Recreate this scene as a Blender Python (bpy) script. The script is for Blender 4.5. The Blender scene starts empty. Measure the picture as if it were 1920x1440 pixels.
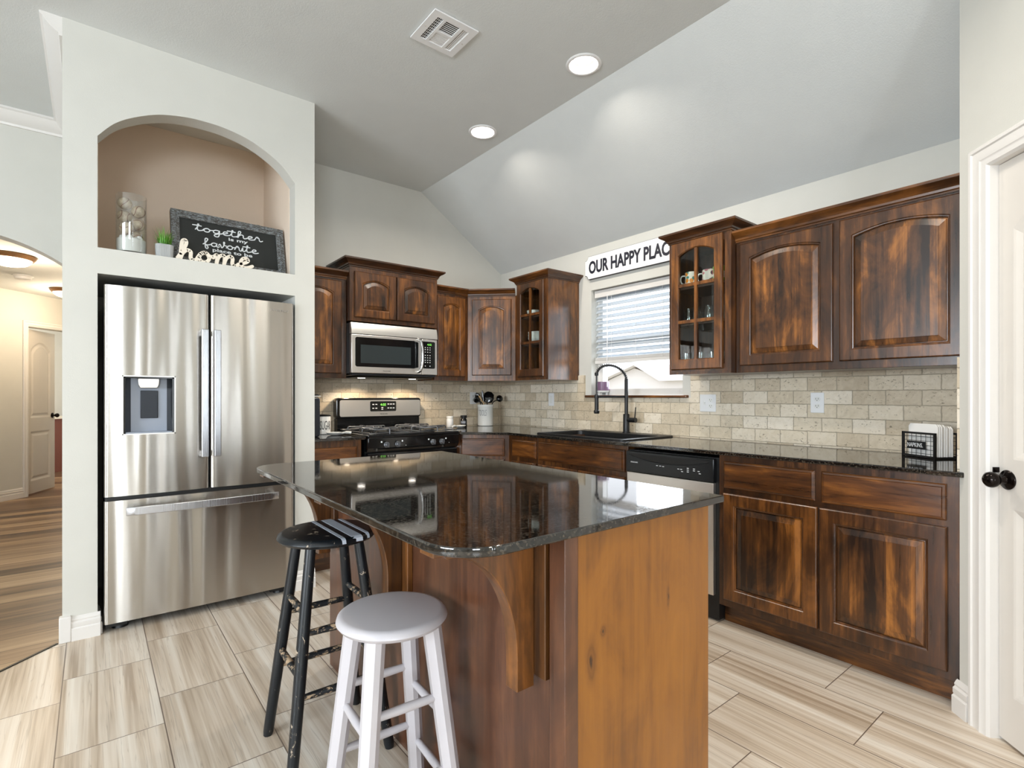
import bpy, bmesh, math, random
from mathutils import Vector, Matrix

random.seed(7)
SC = bpy.context.scene
COL = SC.collection
PI = math.pi

# ------------------------------------------------------------------ camera, world, light, exposure
CAM_LOC = (-3.2364, -4.2218, 1.2012)
cam_data = bpy.data.cameras.new('camera')
cam_data.sensor_fit = 'HORIZONTAL'
cam_data.sensor_width = 36.0
cam_data.lens = 982.1 / 1920.0 * 36.0
cam_data.shift_y = 22.5 / 1920.0
cam_data.clip_start = 0.05
cam_data.clip_end = 200
camera = bpy.data.objects.new('camera', cam_data)
camera.location = CAM_LOC
camera.rotation_euler = (PI / 2, 0, -0.6752)
COL.objects.link(camera)
SC.camera = camera

SC.view_settings.view_transform = 'Standard'
SC.view_settings.look = 'None'
SC.view_settings.gamma = 1.0
SC.view_settings.use_curve_mapping = False
SC.view_settings.exposure = -0.04
SC.cycles.sample_clamp_indirect = 6.0
SC.cycles.caustics_reflective = False
SC.cycles.caustics_refractive = False
SC.cycles.max_bounces = 10
SC.cycles.diffuse_bounces = 6
SC.cycles.transparent_max_bounces = 24

world = bpy.data.worlds.new('overcast_sky')
SC.world = world
world.use_nodes = True
wn = world.node_tree.nodes
wn['Background'].inputs['Color'].default_value = (0.93, 0.96, 1.0, 1)
wn['Background'].inputs['Strength'].default_value = 2.2


def area_light(name, loc, rot, size, size_y, power, color):
    d = bpy.data.lights.new(name, 'AREA')
    d.shape = 'RECTANGLE'
    d.size, d.size_y = size, size_y
    d.energy = power
    d.color = color
    o = bpy.data.objects.new(name, d)
    o.location = loc
    o.rotation_euler = rot
    COL.objects.link(o)
    return o


# daylight arriving at the window openings (lamps stand outside the glass)
DAY = (0.86, 0.94, 1.0)
area_light('daylight_streaks', (-2.05, -8.35, 1.3), (PI / 2, 0, 0), .6, 2.2, 48, DAY)  # lamp added outside the two narrow rear windows for refrigerator streaks
area_light('daylight_rear', (-5.2, -8.35, 1.45), (PI / 2, 0, 0), 1.8, 1.7, 215, DAY)
area_light('daylight_left', (-7.85, -3.6, 1.45), (PI / 2, 0, -PI / 2), 2.8, 1.8, 350, DAY)
area_light('daylight_kitchen', (0.75, -1.67, 1.66), (PI / 2, 0, PI / 2), 1.1, 1.1, 28, DAY)


# ------------------------------------------------------------------ helpers
def frame_matrix(origin, right, up=(0, 0, 1)):
    r = Vector(right).normalized()
    u = Vector(up).normalized()
    n = r.cross(u)
    m = Matrix.Identity(4)
    for i in range(3):
        m[i][0], m[i][1], m[i][2], m[i][3] = r[i], u[i], n[i], origin[i]
    return m


class MB:
    """collects shapes for ONE mesh; coordinates go through self.M (world or local)"""

    def __init__(self, M=None):
        self.bm = bmesh.new()
        self.M = M if M is not None else Matrix.Identity(4)
        self.flat_area = None     # faces larger than this stay flat-shaded

    def v(self, co):
        return self.bm.verts.new(self.M @ Vector(co))

    def face(self, vs):
        try:
            return self.bm.faces.new(vs)
        except ValueError:
            return None

    def box(self, x0, x1, y0, y1, z0, z1):
        c = [self.v(p) for p in ((x0, y0, z0), (x1, y0, z0), (x1, y1, z0), (x0, y1, z0),
                                 (x0, y0, z1), (x1, y0, z1), (x1, y1, z1), (x0, y1, z1))]
        for f in ((0, 3, 2, 1), (4, 5, 6, 7), (0, 1, 5, 4), (1, 2, 6, 5), (2, 3, 7, 6), (3, 0, 4, 7)):
            self.face([c[i] for i in f])
        return self

    def quad(self, pts):
        self.face([self.v(p) for p in pts])
        return self

    def prism(self, poly, a0, a1, axis='z'):
        """extrude a 2D polygon along an axis: z -> (p,q,a), y -> (p,a,q), x -> (a,p,q)"""
        def co(p, a):
            return {'z': (p[0], p[1], a), 'y': (p[0], a, p[1]), 'x': (a, p[0], p[1])}[axis]
        lo = [self.v(co(p, a0)) for p in poly]
        hi = [self.v(co(p, a1)) for p in poly]
        n = len(poly)
        self.face(lo[::-1])
        self.face(hi)
        for i in range(n):
            self.face([lo[i], lo[(i + 1) % n], hi[(i + 1) % n], hi[i]])
        return self

    def loops(self, loops, cap0=True, cap1=True, closed=True):
        rows = [[self.v(p) for p in L] for L in loops]
        n = len(rows[0])
        for a, b in zip(rows, rows[1:]):
            for i in range(n if closed else n - 1):
                self.face([a[i], a[(i + 1) % n], b[(i + 1) % n], b[i]])
        if cap0:
            self.face(rows[0][::-1])
        if cap1:
            self.face(rows[-1])
        return self

    def lathe(self, prof, c=(0, 0, 0), axis=(0, 0, 1), seg=32, cap=True):
        a = Vector(axis).normalized()
        t = Vector((1, 0, 0)) if abs(a.x) < .9 else Vector((0, 1, 0))
        e1 = a.cross(t).normalized()
        e2 = a.cross(e1)
        c = Vector(c)
        L = []
        for r, h in prof:
            L.append([c + a * h + (e1 * math.cos(2 * PI * k / seg) + e2 * math.sin(2 * PI * k / seg)) * max(r, 1e-5)
                      for k in range(seg)])
        return self.loops(L, cap, cap)

    def cyl(self, p0, p1, r0, r1=None, seg=20):
        p0, p1 = Vector(p0), Vector(p1)
        r1 = r0 if r1 is None else r1
        return self.lathe([(r0, 0), (r1, (p1 - p0).length)], p0, p1 - p0, seg)

    def tube(self, pts, r, seg=10, flat=None):
        """round (or flattened) tube through points; r a number or a list"""
        pts = [Vector(p) for p in pts]
        n = len(pts)
        rs = r if isinstance(r, (list, tuple)) else [r] * n
        tan = []
        for i in range(n):
            d = pts[min(i + 1, n - 1)] - pts[max(i - 1, 0)]
            tan.append(d.normalized() if d.length > 1e-9 else Vector((0, 0, 1)))
        up = Vector((0, 0, 1)) if abs(tan[0].z) < .95 else Vector((1, 0, 0))
        e1 = tan[0].cross(up).normalized()
        L = []
        for i in range(n):
            e1 = (e1 - tan[i] * e1.dot(tan[i])).normalized()
            e2 = tan[i].cross(e1)
            ring = []
            for k in range(seg):
                q = 2 * PI * k / seg
                ring.append(pts[i] + (e1 * math.cos(q) + e2 * math.sin(q)) * rs[i])
            L.append(ring)
        return self.loops(L)

    def ribbon(self, pts, w, d0, d1):
        """stroke in the local xy plane, width w, extruded from z=d0 to z=d1, with round joints"""
        pts = [Vector((p[0], p[1], 0)) for p in pts]
        h = w / 2
        for i, (p, q) in enumerate(zip(pts, pts[1:])):
            d = q - p
            if d.length < 1e-7:
                continue
            s = Vector((-d.y, d.x, 0)).normalized() * h
            e = d1 - .00006 * (i % 4)
            self.loops([[p + s + Vector((0, 0, z)), q + s + Vector((0, 0, z)), q - s + Vector((0, 0, z)), p - s + Vector((0, 0, z))]
                        for z in (d0, e)])
        for i, p in enumerate(pts):
            self.lathe([(h, d0), (h, d1 - .00006 * (i % 3) - .00003)], p, (0, 0, 1), 12)
        return self

    def sphere(self, c, r, seg=24, rings=14, squash=1.0):
        prof = [(r * math.sin(PI * k / rings), -r * squash * math.cos(PI * k / rings)) for k in range(rings + 1)]
        return self.lathe(prof, c, (0, 0, 1), seg, False)

    def text(self, body, origin, right, up, width, height, depth=0.0008, shear=0.0, bold=0.0):
        """lettering fitted into width x height, standing on origin (its lower left corner)"""
        cu = bpy.data.curves.new('lettering_curve', 'FONT')
        cu.body = body
        cu.extrude = 0.5
        cu.resolution_u = 3
        cu.shear = shear
        cu.offset = bold
        o = bpy.data.objects.new('lettering_curve', cu)
        COL.objects.link(o)
        dg = bpy.context.evaluated_depsgraph_get()
        me = bpy.data.meshes.new_from_object(o.evaluated_get(dg))
        xs = [q.co.x for q in me.vertices]
        ys = [q.co.y for q in me.vertices]
        zs = [q.co.z for q in me.vertices]
        x0, x1, y0, y1, z0, z1 = min(xs), max(xs), min(ys), max(ys), min(zs), max(zs)
        F = frame_matrix(origin, right, up)
        vs = []
        for q in me.vertices:
            p = Vector(((q.co.x - x0) / (x1 - x0) * width, (q.co.y - y0) / (y1 - y0) * height,
                        (q.co.z - z0) / max(z1 - z0, 1e-6) * depth))
            vs.append(self.bm.verts.new(self.M @ (F @ p)))
        for pl in me.polygons:
            self.face([vs[i] for i in pl.vertices])
        bpy.data.objects.remove(o)
        bpy.data.curves.remove(cu)
        bpy.data.meshes.remove(me)
        return self

    def bevel(self, w, seg=2, angle=35):
        bmesh.ops.remove_doubles(self.bm, verts=self.bm.verts, dist=1e-6)
        bmesh.ops.recalc_face_normals(self.bm, faces=self.bm.faces)
        es = [e for e in self.bm.edges if len(e.link_faces) == 2 and e.calc_face_angle(0) > math.radians(angle)]
        bmesh.ops.bevel(self.bm, geom=es, offset=w, offset_type='OFFSET', segments=seg, profile=.5,
                        affect='EDGES', clamp_overlap=True)
        self.flat_area = .0012
        return self

    def build(self, name, mat, parent=None, smooth=40, label=None, kind=None, base=None, flat=None):
        """link as one mesh object; verts are world coordinates, the origin becomes the parent's
        location (or BASE for a thing of one mesh)"""
        bmesh.ops.recalc_face_normals(self.bm, faces=self.bm.faces)
        off = Vector((0, 0, 0))
        if parent is not None:
            p = parent
            while p is not None:
                off += p.location
                p = p.parent
        elif base is not None:
            off = Vector(base)
        bmesh.ops.translate(self.bm, verts=self.bm.verts, vec=-off)
        me = bpy.data.meshes.new(name)
        self.bm.to_mesh(me)
        self.bm.free()
        if mat is not None:
            for m in (mat if isinstance(mat, (list, tuple)) else [mat]):
                me.materials.append(m)
        if smooth:
            lim = flat or self.flat_area
            me.polygons.foreach_set('use_smooth', [True] * len(me.polygons))
            me.set_sharp_from_angle(angle=math.radians(smooth))
            if lim:
                me.polygons.foreach_set('use_smooth', [pl.area < lim for pl in me.polygons])
        o = bpy.data.objects.new(name, me)
        COL.objects.link(o)
        if parent is not None:
            o.parent = parent
        else:
            o.location = off
        if label:
            o['label'] = label
        if kind:
            o['kind'] = kind
        return o


def thing(name, label, cat, loc=(0, 0, 0), group=None):
    o = bpy.data.objects.new(name, None)
    o.empty_display_size = .1
    o.location = loc
    COL.objects.link(o)
    o['label'] = label
    o['category'] = cat
    if group:
        o['group'] = group
    return o


def tag(o, label, cat, group=None, kind=None):
    o['label'] = label
    o['category'] = cat
    if group:
        o['group'] = group
    if kind:
        o['kind'] = kind
    return o


def struct(o, label, cat):
    return tag(o, label, cat, kind='structure')


def dup(root, loc, label, group=None, rotz=None):
    r = root.copy()
    COL.objects.link(r)
    r.location = loc
    if rotz is not None:
        r.rotation_euler = (0, 0, rotz)
    r['label'] = label
    if group:
        r['group'] = group
    for ch in list(root.children):
        c = ch.copy()
        COL.objects.link(c)
        c.parent = r
        for g in list(ch.children):
            d = g.copy()
            COL.objects.link(d)
            d.parent = c
    return r


def cut(o, boxes, lim=.0012, discs=()):
    """cut box-shaped openings out of a mesh and keep only the result"""
    for b in list(boxes) + list(discs):
        m = MB()
        if len(b) == 6:
            m.box(*b)
        else:
            m.cyl((b[0], b[1], b[3]), (b[0], b[1], b[4]), b[2], None, 40)
        k = m.build('opening', None, smooth=0)
        k.location = k.location - Vector((0, 0, 0))
        md = o.modifiers.new('opening', 'BOOLEAN')
        md.operation = 'DIFFERENCE'
        md.solver = 'EXACT'
        md.object = k
        bpy.context.view_layer.update()
        dg = bpy.context.evaluated_depsgraph_get()
        me = bpy.data.meshes.new_from_object(o.evaluated_get(dg))
        o.modifiers.remove(md)
        old = o.data
        o.data = me
        me.name = old.name
        bpy.data.meshes.remove(old)
        bpy.data.objects.remove(k)
    me = o.data
    me.polygons.foreach_set('use_smooth', [True] * len(me.polygons))
    me.set_sharp_from_angle(angle=math.radians(30))
    me.polygons.foreach_set('use_smooth', [pl.area < lim for pl in me.polygons])


def smooth_path(P, n=8):
    """Catmull-Rom through 2D/3D points"""
    P = [Vector(p) if len(p) == 3 else Vector((p[0], p[1], 0)) for p in P]
    out = []
    for i in range(len(P) - 1):
        p0, p1, p2, p3 = P[max(i - 1, 0)], P[i], P[i + 1], P[min(i + 2, len(P) - 1)]
        for k in range(n):
            t = k / n
            out.append(.5 * ((2 * p1) + (p2 - p0) * t + (2 * p0 - 5 * p1 + 4 * p2 - p3) * t * t
                             + (3 * p1 - p0 - 3 * p2 + p3) * t ** 3))
    out.append(P[-1])
    return out


# ------------------------------------------------------------------ materials
def srgb(r, g, b):
    def f(c):
        c /= 255.0
        return c / 12.92 if c <= .04045 else ((c + .055) / 1.055) ** 2.4
    return (f(r), f(g), f(b), 1)


class NT:
    def __init__(self, name):
        self.m = bpy.data.materials.new(name)
        self.m.use_nodes = True
        self.t = self.m.node_tree
        self.bsdf = self.t.nodes['Principled BSDF']
        self.out = self.t.nodes['Material Output']

    def n(self, typ, **kw):
        x = self.t.nodes.new(typ)
        for k, val in kw.items():
            if k.startswith('i_'):
                key = k[2:]
                x.inputs[int(key) if key.isdigit() else key].default_value = val
            else:
                setattr(x, k, val)
        return x

    def l(self, a, b):
        self.t.links.new(a, b)

    def math(self, op, a, b=None, c=None):
        x = self.n('ShaderNodeMath', operation=op)
        for i, q in enumerate((a, b, c)):
            if q is None:
                continue
            if isinstance(q, (int, float)):
                x.inputs[i].default_value = q
            else:
                self.l(q, x.inputs[i])
        return x.outputs[0]

    def mix(self, fac, a, b, blend='MIX'):
        x = self.n('ShaderNodeMix', data_type='RGBA', blend_type=blend)
        for i, q in ((0, fac), (6, a), (7, b)):
            if isinstance(q, (int, float)):
                x.inputs[i].default_value = q
            elif isinstance(q, tuple):
                x.inputs[i].default_value = q
            else:
                self.l(q, x.inputs[i])
        return x.outputs[2]

    def ramp(self, fac, stops):
        x = self.n('ShaderNodeValToRGB')
        cr = x.color_ramp
        while len(cr.elements) < len(stops):
            cr.elements.new(.5)
        for e, (p, c) in zip(cr.elements, stops):
            e.position = p
            e.color = c if isinstance(c, tuple) else (c, c, c, 1)
        self.l(fac, x.inputs[0])
        return x.outputs[0]

    def noise(self, vec, scale, detail=4, rough=.5, dist=0.0):
        x = self.n('ShaderNodeTexNoise', i_Scale=scale, i_Detail=detail, i_Roughness=rough, i_Distortion=dist)
        if vec is not None:
            self.l(vec, x.inputs['Vector'])
        return x.outputs['Fac']

    def coords(self, kind='Object'):
        return self.n('ShaderNodeTexCoord').outputs[kind]

    def position(self):
        return self.n('ShaderNodeNewGeometry').outputs['Position']

    def sep(self, vec):
        x = self.n('ShaderNodeSeparateXYZ')
        self.l(vec, x.inputs[0])
        return x.outputs

    def comb(self, x, y, z=0.0):
        c = self.n('ShaderNodeCombineXYZ')
        for i, q in enumerate((x, y, z)):
            if isinstance(q, (int, float)):
                c.inputs[i].default_value = q
            else:
                self.l(q, c.inputs[i])
        return c.outputs[0]

    def scale(self, vec, s):
        x = self.n('ShaderNodeVectorMath', operation='MULTIPLY')
        self.l(vec, x.inputs[0])
        x.inputs[1].default_value = s
        return x.outputs[0]

    def addv(self, vec, other):
        x = self.n('ShaderNodeVectorMath', operation='ADD')
        self.l(vec, x.inputs[0])
        if isinstance(other, tuple):
            x.inputs[1].default_value = other
        else:
            self.l(other, x.inputs[1])
        return x.outputs[0]

    def bump(self, h, strength=.3, dist=.01):
        x = self.n('ShaderNodeBump', i_Strength=strength, i_Distance=dist)
        self.l(h, x.inputs['Height'])
        self.l(x.outputs[0], self.bsdf.inputs['Normal'])
        return x

    def set(self, **kw):
        for k, q in kw.items():
            key = k.replace('_', ' ')
            s = self.bsdf.inputs[key]
            if isinstance(q, (int, float, tuple)):
                s.default_value = q
            else:
                self.l(q, s)
        return self.m


def plain(name, col, rough=.5, metal=0.0, **kw):
    n = NT(name)
    n.set(Base_Color=col, Roughness=rough, Metallic=metal, **kw)
    return n.m


def paint(name, col, bump=.12, rough=.75):
    n = NT(name)
    co = n.position()
    a = n.noise(co, 170, 3, .6)
    b = n.noise(co, 6, 2)
    c = n.mix(n.ramp(b, [(.3, 0.0), (.7, 1.0)]), tuple(x * .975 for x in col[:3]) + (1,), col)
    n.set(Base_Color=c, Roughness=rough)
    n.bump(a, bump, .004)
    return n.m


def wood(name, dark, mid, light, axis='z', rough=.3, stave=.0, blotch=1.0, knots=True, coat=.3, contrast=1.0, spots=()):
    n = NT(name)
    co = n.coords('Object')
    rnd = n.n('ShaderNodeObjectInfo').outputs['Random']
    r3 = n.comb(n.math('MULTIPLY', rnd, 31.0), n.math('MULTIPLY', rnd, 17.0), n.math('MULTIPLY', rnd, 23.0))
    p = n.addv(co, r3)
    fine_s = {'z': (42, 42, 2.2), 'x': (2.2, 42, 42), 'y': (42, 2.2, 42), 'h': (3.0, 3.0, 46)}[axis]
    blot_s = {'z': (5.5, 5.5, 2.4), 'x': (1.9, 6, 6), 'y': (6, 1.9, 6), 'h': (2.2, 2.2, 9)}[axis]
    fine = n.noise(n.scale(p, fine_s), 1.0, 6, .6, .4)
    blot = n.noise(n.scale(p, blot_s), 1.0, 5, .62, 1.3)
    f = n.math('ADD', n.math('MULTIPLY', fine, .42), n.math('MULTIPLY', blot, .58 * blotch + .58 * (1 - blotch) * .3))
    if stave:
        s = n.sep(p)
        k = n.math('FLOOR', n.math('DIVIDE', n.math('SUBTRACT', s[0], s[1]), stave))
        w = n.n('ShaderNodeTexWhiteNoise', noise_dimensions='1D')
        n.l(k, w.inputs['W'])
        f = n.math('ADD', f, n.math('MULTIPLY', n.math('SUBTRACT', w.outputs['Value'], .5), .15))
    else:
        f = n.math('ADD', f, n.math('MULTIPLY', n.math('SUBTRACT', rnd, .5), .10))
    d = .17 / contrast
    base = .5 * (.42 + .58 * blotch + .58 * (1 - blotch) * .3)
    col = n.ramp(f, [(base - d, dark), (base, mid), (base + d, light)])
    if knots:
        v = n.n('ShaderNodeTexVoronoi', feature='F1', i_Scale=1.0)
        n.l(n.scale(p, {'z': (5.2, 5.2, 3.0), 'x': (3.0, 5.2, 5.2), 'y': (5.2, 3.0, 5.2), 'h': (3.0, 3.0, 5.2)}[axis]),
            v.inputs['Vector'])
        k = n.ramp(v.outputs['Distance'], [(.05, 1.0), (.13, .35), (.2, 0.0)])
        col = n.mix(n.math('MULTIPLY', k, .75), col, tuple(x * .35 for x in dark[:3]) + (1,))
    for (kx, kz, rx, rz) in spots:        # individual knots
        s3 = n.sep(n.addv(co, n.scale(n.n('ShaderNodeTexNoise', i_Scale=28.0).outputs['Color'], (.012, .012, .012))))
        ex = n.math('DIVIDE', n.math('SUBTRACT', s3[0], kx + .006), rx)
        ez = n.math('DIVIDE', n.math('SUBTRACT', s3[2], kz + .006), rz)
        r2 = n.math('SQRT', n.math('ADD', n.math('MULTIPLY', ex, ex), n.math('MULTIPLY', ez, ez)))
        col = n.mix(n.ramp(n.math('MULTIPLY', r2, .5), [(.10, .95), (.22, .55), (.36, .75), (.48, .35), (.75, 0.0)]), col, dark)
        col = n.mix(n.ramp(r2, [(.15, .8), (.35, 0.0)]), col, srgb(40, 20, 8))
    n.set(Base_Color=col, Roughness=n.math('ADD', n.math('MULTIPLY', fine, .16), rough - .08), Coat_Weight=coat,
          Coat_Roughness=.22)
    n.bump(fine, .12, .002)
    return n.m


def metal(name, col, rough, grain='x', amount=.12, aniso=.0):
    """brushed metal, fine scratches along GRAIN"""
    n = NT(name)
    s = {'x': (2, 60, 420), 'z': (420, 420, 2), 'y': (60, 2, 420)}[grain]
    f = n.noise(n.scale(n.coords('Object'), s), 1.0, 3, .6)
    n.set(Base_Color=col, Metallic=1.0,
          Roughness=n.math('ADD', rough - amount / 2, n.math('MULTIPLY', f, amount)))
    n.bump(f, .03, .001)
    return n.m


M = {}
M['wall'] = paint('wall_paint', srgb(209, 208, 201))
M['niche'] = paint('niche_tan', srgb(234, 216, 197))  # niche lining, a warmer and lighter tan than the walls
M['ceiling'] = paint('ceiling_paint', srgb(217, 220, 219), .25)
M['trim'] = plain('white_trim_paint', srgb(224, 221, 217), .35)
M['door'] = paint('door_paint', srgb(219, 214, 207), .03, .4)

DK, MD, LT = srgb(34, 20, 11), srgb(76, 45, 21), srgb(138, 86, 38)
M['wood'] = wood('stained_alder', DK, MD, LT, 'z')
M['wood_h'] = wood('stained_alder_rails', DK, MD, LT, 'h')
M['wood_panel'] = wood('stained_alder_panel', srgb(36, 21, 11), srgb(90, 54, 23), srgb(166, 106, 46), 'z', stave=.085, contrast=1.2)
M['wood_drawer'] = wood('stained_alder_drawer', srgb(46, 25, 11), srgb(94, 54, 21), srgb(148, 92, 37), 'h')
M['wood_island'] = wood('island_back_panel', srgb(56, 33, 22), srgb(82, 50, 33), srgb(114, 72, 46), 'z', .33, 0, .6, False)
M['wood_honey'] = wood('island_end_panel', srgb(102, 60, 16), srgb(140, 87, 23), srgb(157, 101, 31), 'z', .38, 0, .9, False,
                       .15, .85, ((-2.335 + 2.13, .585, .016, .050), (-2.295 + 2.13, .645, .010, .014), (-2.035 + 2.13, .665, .006, .030)))
M['wood_corbel'] = wood('corbel_wood', srgb(48, 28, 13), srgb(88, 53, 22), srgb(130, 80, 34), 'z', .35, 0, .9, False, .3, 1.25)
M['wood_inside'] = wood('cabinet_interior', srgb(40, 27, 20), srgb(62, 43, 31), srgb(84, 60, 44), 'z', .55, 0, .5, False, 0)

# black granite
n = NT('black_granite')
p = n.position()
sp = n.n('ShaderNodeTexVoronoi', feature='F1', i_Scale=210)
n.l(p, sp.inputs['Vector'])
spk = n.sep(sp.outputs['Color'])[0]
pat = n.noise(p, 26, 5, .65)
c = n.mix(n.ramp(spk, [(.60, 0.0), (.97, 1.0)]), srgb(10, 11, 11), srgb(70, 63, 54))
c = n.mix(n.ramp(pat, [(.40, 0.0), (.75, .8)]), c, srgb(34, 31, 28))
n.set(Base_Color=c, Roughness=n.math('ADD', .03, n.math('MULTIPLY', spk, .04)), Specular_IOR_Level=.9)
M['granite'] = n.m


def brick(name, ush):
    """tumbled travertine, running bond, 3 x 6 inch"""
    n = NT(name)
    p = n.position()
    s = n.sep(p)
    u = n.math('ADD', n.math('ADD', s[0], s[1]), ush)
    wob = n.math('MULTIPLY', n.math('SUBTRACT', n.noise(p, 55, 3), .5), .006)
    u = n.math('ADD', u, wob)
    z = n.math('ADD', s[2], wob)
    row = n.math('DIVIDE', n.math('SUBTRACT', z, .8427), .0777)
    ri = n.math('FLOOR', row)
    rf = n.math('SUBTRACT', row, ri)
    cx = n.math('DIVIDE', u, .1533)
    cx = n.math('ADD', cx, n.math('MULTIPLY', n.math('MODULO', ri, 2.0), .5))
    ci = n.math('FLOOR', cx)
    cf = n.math('SUBTRACT', cx, ci)
    dz = n.math('MULTIPLY', n.math('MINIMUM', rf, n.math('SUBTRACT', 1.0, rf)), .0777)
    du = n.math('MULTIPLY', n.math('MINIMUM', cf, n.math('SUBTRACT', 1.0, cf)), .1533)
    d = n.math('SMOOTH_MIN', dz, du, .004)
    face = n.ramp(n.math('MULTIPLY', d, 100), [(.10, 0.0), (.30, 1.0)])
    w = n.n('ShaderNodeTexWhiteNoise', noise_dimensions='2D')
    n.l(n.comb(ci, ri), w.inputs['Vector'])
    cl = n.noise(p, 24, 5, .68, .9)
    tone = n.math('ADD', n.math('MULTIPLY', w.outputs['Value'], .45), n.math('MULTIPLY', cl, .55))
    col = n.ramp(tone, [(.22, srgb(190, 173, 147)), (.5, srgb(218, 204, 180)), (.78, srgb(236, 225, 207))])
    pit = n.ramp(n.noise(n.scale(p, (60, 60, 110)), 1.0, 3, .7), [(.60, 0.0), (.66, 1.0)])
    pm = n.ramp(n.noise(p, 17, 2), [(.40, 0.0), (.58, 1.0)])
    pit = n.math('MULTIPLY', pit, pm)
    col = n.mix(n.math('MULTIPLY', pit, .8), col, srgb(120, 106, 86))
    col = n.mix(face, srgb(172, 160, 140), col)
    h = n.math('SUBTRACT', face, n.math('MULTIPLY', pit, .5))
    h = n.math('ADD', h, n.math('MULTIPLY', cl, .3))
    n.set(Base_Color=col, Roughness=.55)
    n.bump(h, .55, .004)
    return n.m


M['brick_side'] = brick('travertine_window_wall', 3.166 + .0)
M['brick_back'] = brick('travertine_stove_wall', 1.815 + .0)

# floor tile 12 x 24 inch, one third stagger, striped like vein-cut travertine
n = NT('striped_floor_tile')
p = n.position()
s = n.sep(p)
cx = n.math('DIVIDE', n.math('ADD', s[0], .887), .306)
ci = n.math('FLOOR', cx)
cf = n.math('SUBTRACT', cx, ci)
ry = n.math('DIVIDE', n.math('SUBTRACT', n.math('ADD', s[1], 3.346), n.math('MULTIPLY', ci, .2033)), .61)
ri = n.math('FLOOR', ry)
rf = n.math('SUBTRACT', ry, ri)
dx = n.math('MULTIPLY', n.math('MINIMUM', cf, n.math('SUBTRACT', 1.0, cf)), .306)
dy = n.math('MULTIPLY', n.math('MINIMUM', rf, n.math('SUBTRACT', 1.0, rf)), .61)
d = n.math('MULTIPLY', n.math('MINIMUM', dx, dy), 100)
face = n.ramp(d, [(.14, 0.0), (.22, 1.0)])
w = n.n('ShaderNodeTexWhiteNoise', noise_dimensions='2D')
n.l(n.comb(ci, ri), w.inputs['Vector'])
off = n.math('MULTIPLY', w.outputs['Value'], 40.0)
v1 = n.comb(n.math('ADD', n.math('MULTIPLY', s[0], 17.0), off), n.math('MULTIPLY', s[1], .5), off)
v2 = n.comb(n.math('ADD', n.math('MULTIPLY', s[0], 60.0), off), n.math('MULTIPLY', s[1], 1.1), off)
st = n.math('ADD', n.math('MULTIPLY', n.noise(v1, 1.0, 3, .5, .35), .62), n.math('MULTIPLY', n.noise(v2, 1.0, 3, .55, .5), .38))
st = n.math('ADD', st, n.math('MULTIPLY', n.math('SUBTRACT', w.outputs['Value'], .5), .06))
col = n.ramp(st, [(.34, srgb(168, 149, 128)), (.44, srgb(200, 184, 165)), (.53, srgb(217, 205, 190)), (.66, srgb(230, 222, 210))])
ln = n.ramp(n.noise(v2, 1.2, 2, .5, .9), [(.56, 0.0), (.585, .45), (.61, 0.0)])
col = n.mix(ln, col, srgb(150, 134, 116))
col = n.mix(face, srgb(112, 96, 84), col)
n.set(Base_Color=col, Roughness=.30)
n.bump(face, .3, .002)
M['tile'] = n.m

# plank floor of the hallway
n = NT('hall_wood_planks')
p = n.position()
s = n.sep(p)
ry = n.math('DIVIDE', s[1], .16)
ri = n.math('FLOOR', ry)
rf = n.math('SUBTRACT', ry, ri)
w = n.n('ShaderNodeTexWhiteNoise', noise_dimensions='1D')
n.l(ri, w.inputs['W'])
off = n.math('MULTIPLY', w.outputs['Value'], 30.0)
v1 = n.comb(n.math('ADD', n.math('MULTIPLY', s[0], 1.3), off), n.math('MULTIPLY', s[1], 17.0), off)
st = n.math('ADD', n.math('MULTIPLY', n.noise(v1, 1.0, 4, .6, .5), .62), n.math('MULTIPLY', w.outputs['Value'], .4))
col = n.ramp(st, [(.25, srgb(70, 50, 36)), (.46, srgb(128, 100, 74)), (.66, srgb(172, 144, 112)), (.85, srgb(196, 170, 138))])
edge = n.ramp(n.math('MINIMUM', rf, n.math('SUBTRACT', 1.0, rf)), [(.015, .4), (.04, 1.0)])
col = n.mix(edge, srgb(70, 46, 28), col)
n.set(Base_Color=col, Roughness=.34)
M['planks'] = n.m

# stainless steel, gently uneven so reflections stretch into vertical streaks
n = NT('brushed_stainless')
co = n.coords('Object')
f = n.noise(n.scale(co, (3, 3, 500)), 1.0, 2, .5)
wv = n.noise(n.scale(co, (8.0, 8.0, .4)), 1.0, 1, .4)
n.set(Base_Color=srgb(188, 183, 176), Metallic=1.0, Roughness=n.math('ADD', .25, n.math('MULTIPLY', f, .015)),
      Anisotropic=.9, Anisotropic_Rotation=.25)
tg = n.n('ShaderNodeTangent', direction_type='RADIAL', axis='Z')
n.l(tg.outputs[0], n.bsdf.inputs['Tangent'])
n.bump(wv, .5, .035)
M['steel'] = n.m
M['steel_plain'] = metal('stainless_trim', srgb(236, 232, 226), .34, 'x')
M['steel_dark'] = metal('dark_metal', srgb(60, 62, 66), .35, 'x')
M['chrome'] = plain('polished_metal', srgb(214, 214, 214), .12, 1.0)
M['handle'] = metal('handle_metal', srgb(196, 198, 203), .26, 'z')
M['black_gloss'] = plain('black_enamel', srgb(10, 12, 14), .12, 0.0, Specular_IOR_Level=.6)
M['black_matte'] = plain('matte_black', srgb(17, 18, 20), .42)
M['black_panel'] = plain('appliance_black_plastic', srgb(14, 17, 20), .3)
M['gray_plastic'] = plain('gray_plastic', srgb(150, 158, 172), .35)
M['grate'] = plain('cast_iron', srgb(104, 106, 110), .32, .6)
M['white_gloss'] = plain('white_ceramic', srgb(236, 236, 232), .12)
M['white_plastic'] = plain('white_plastic', srgb(236, 236, 236), .35)
M['white_print'] = plain('white_print', srgb(225, 228, 230), .5)
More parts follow.
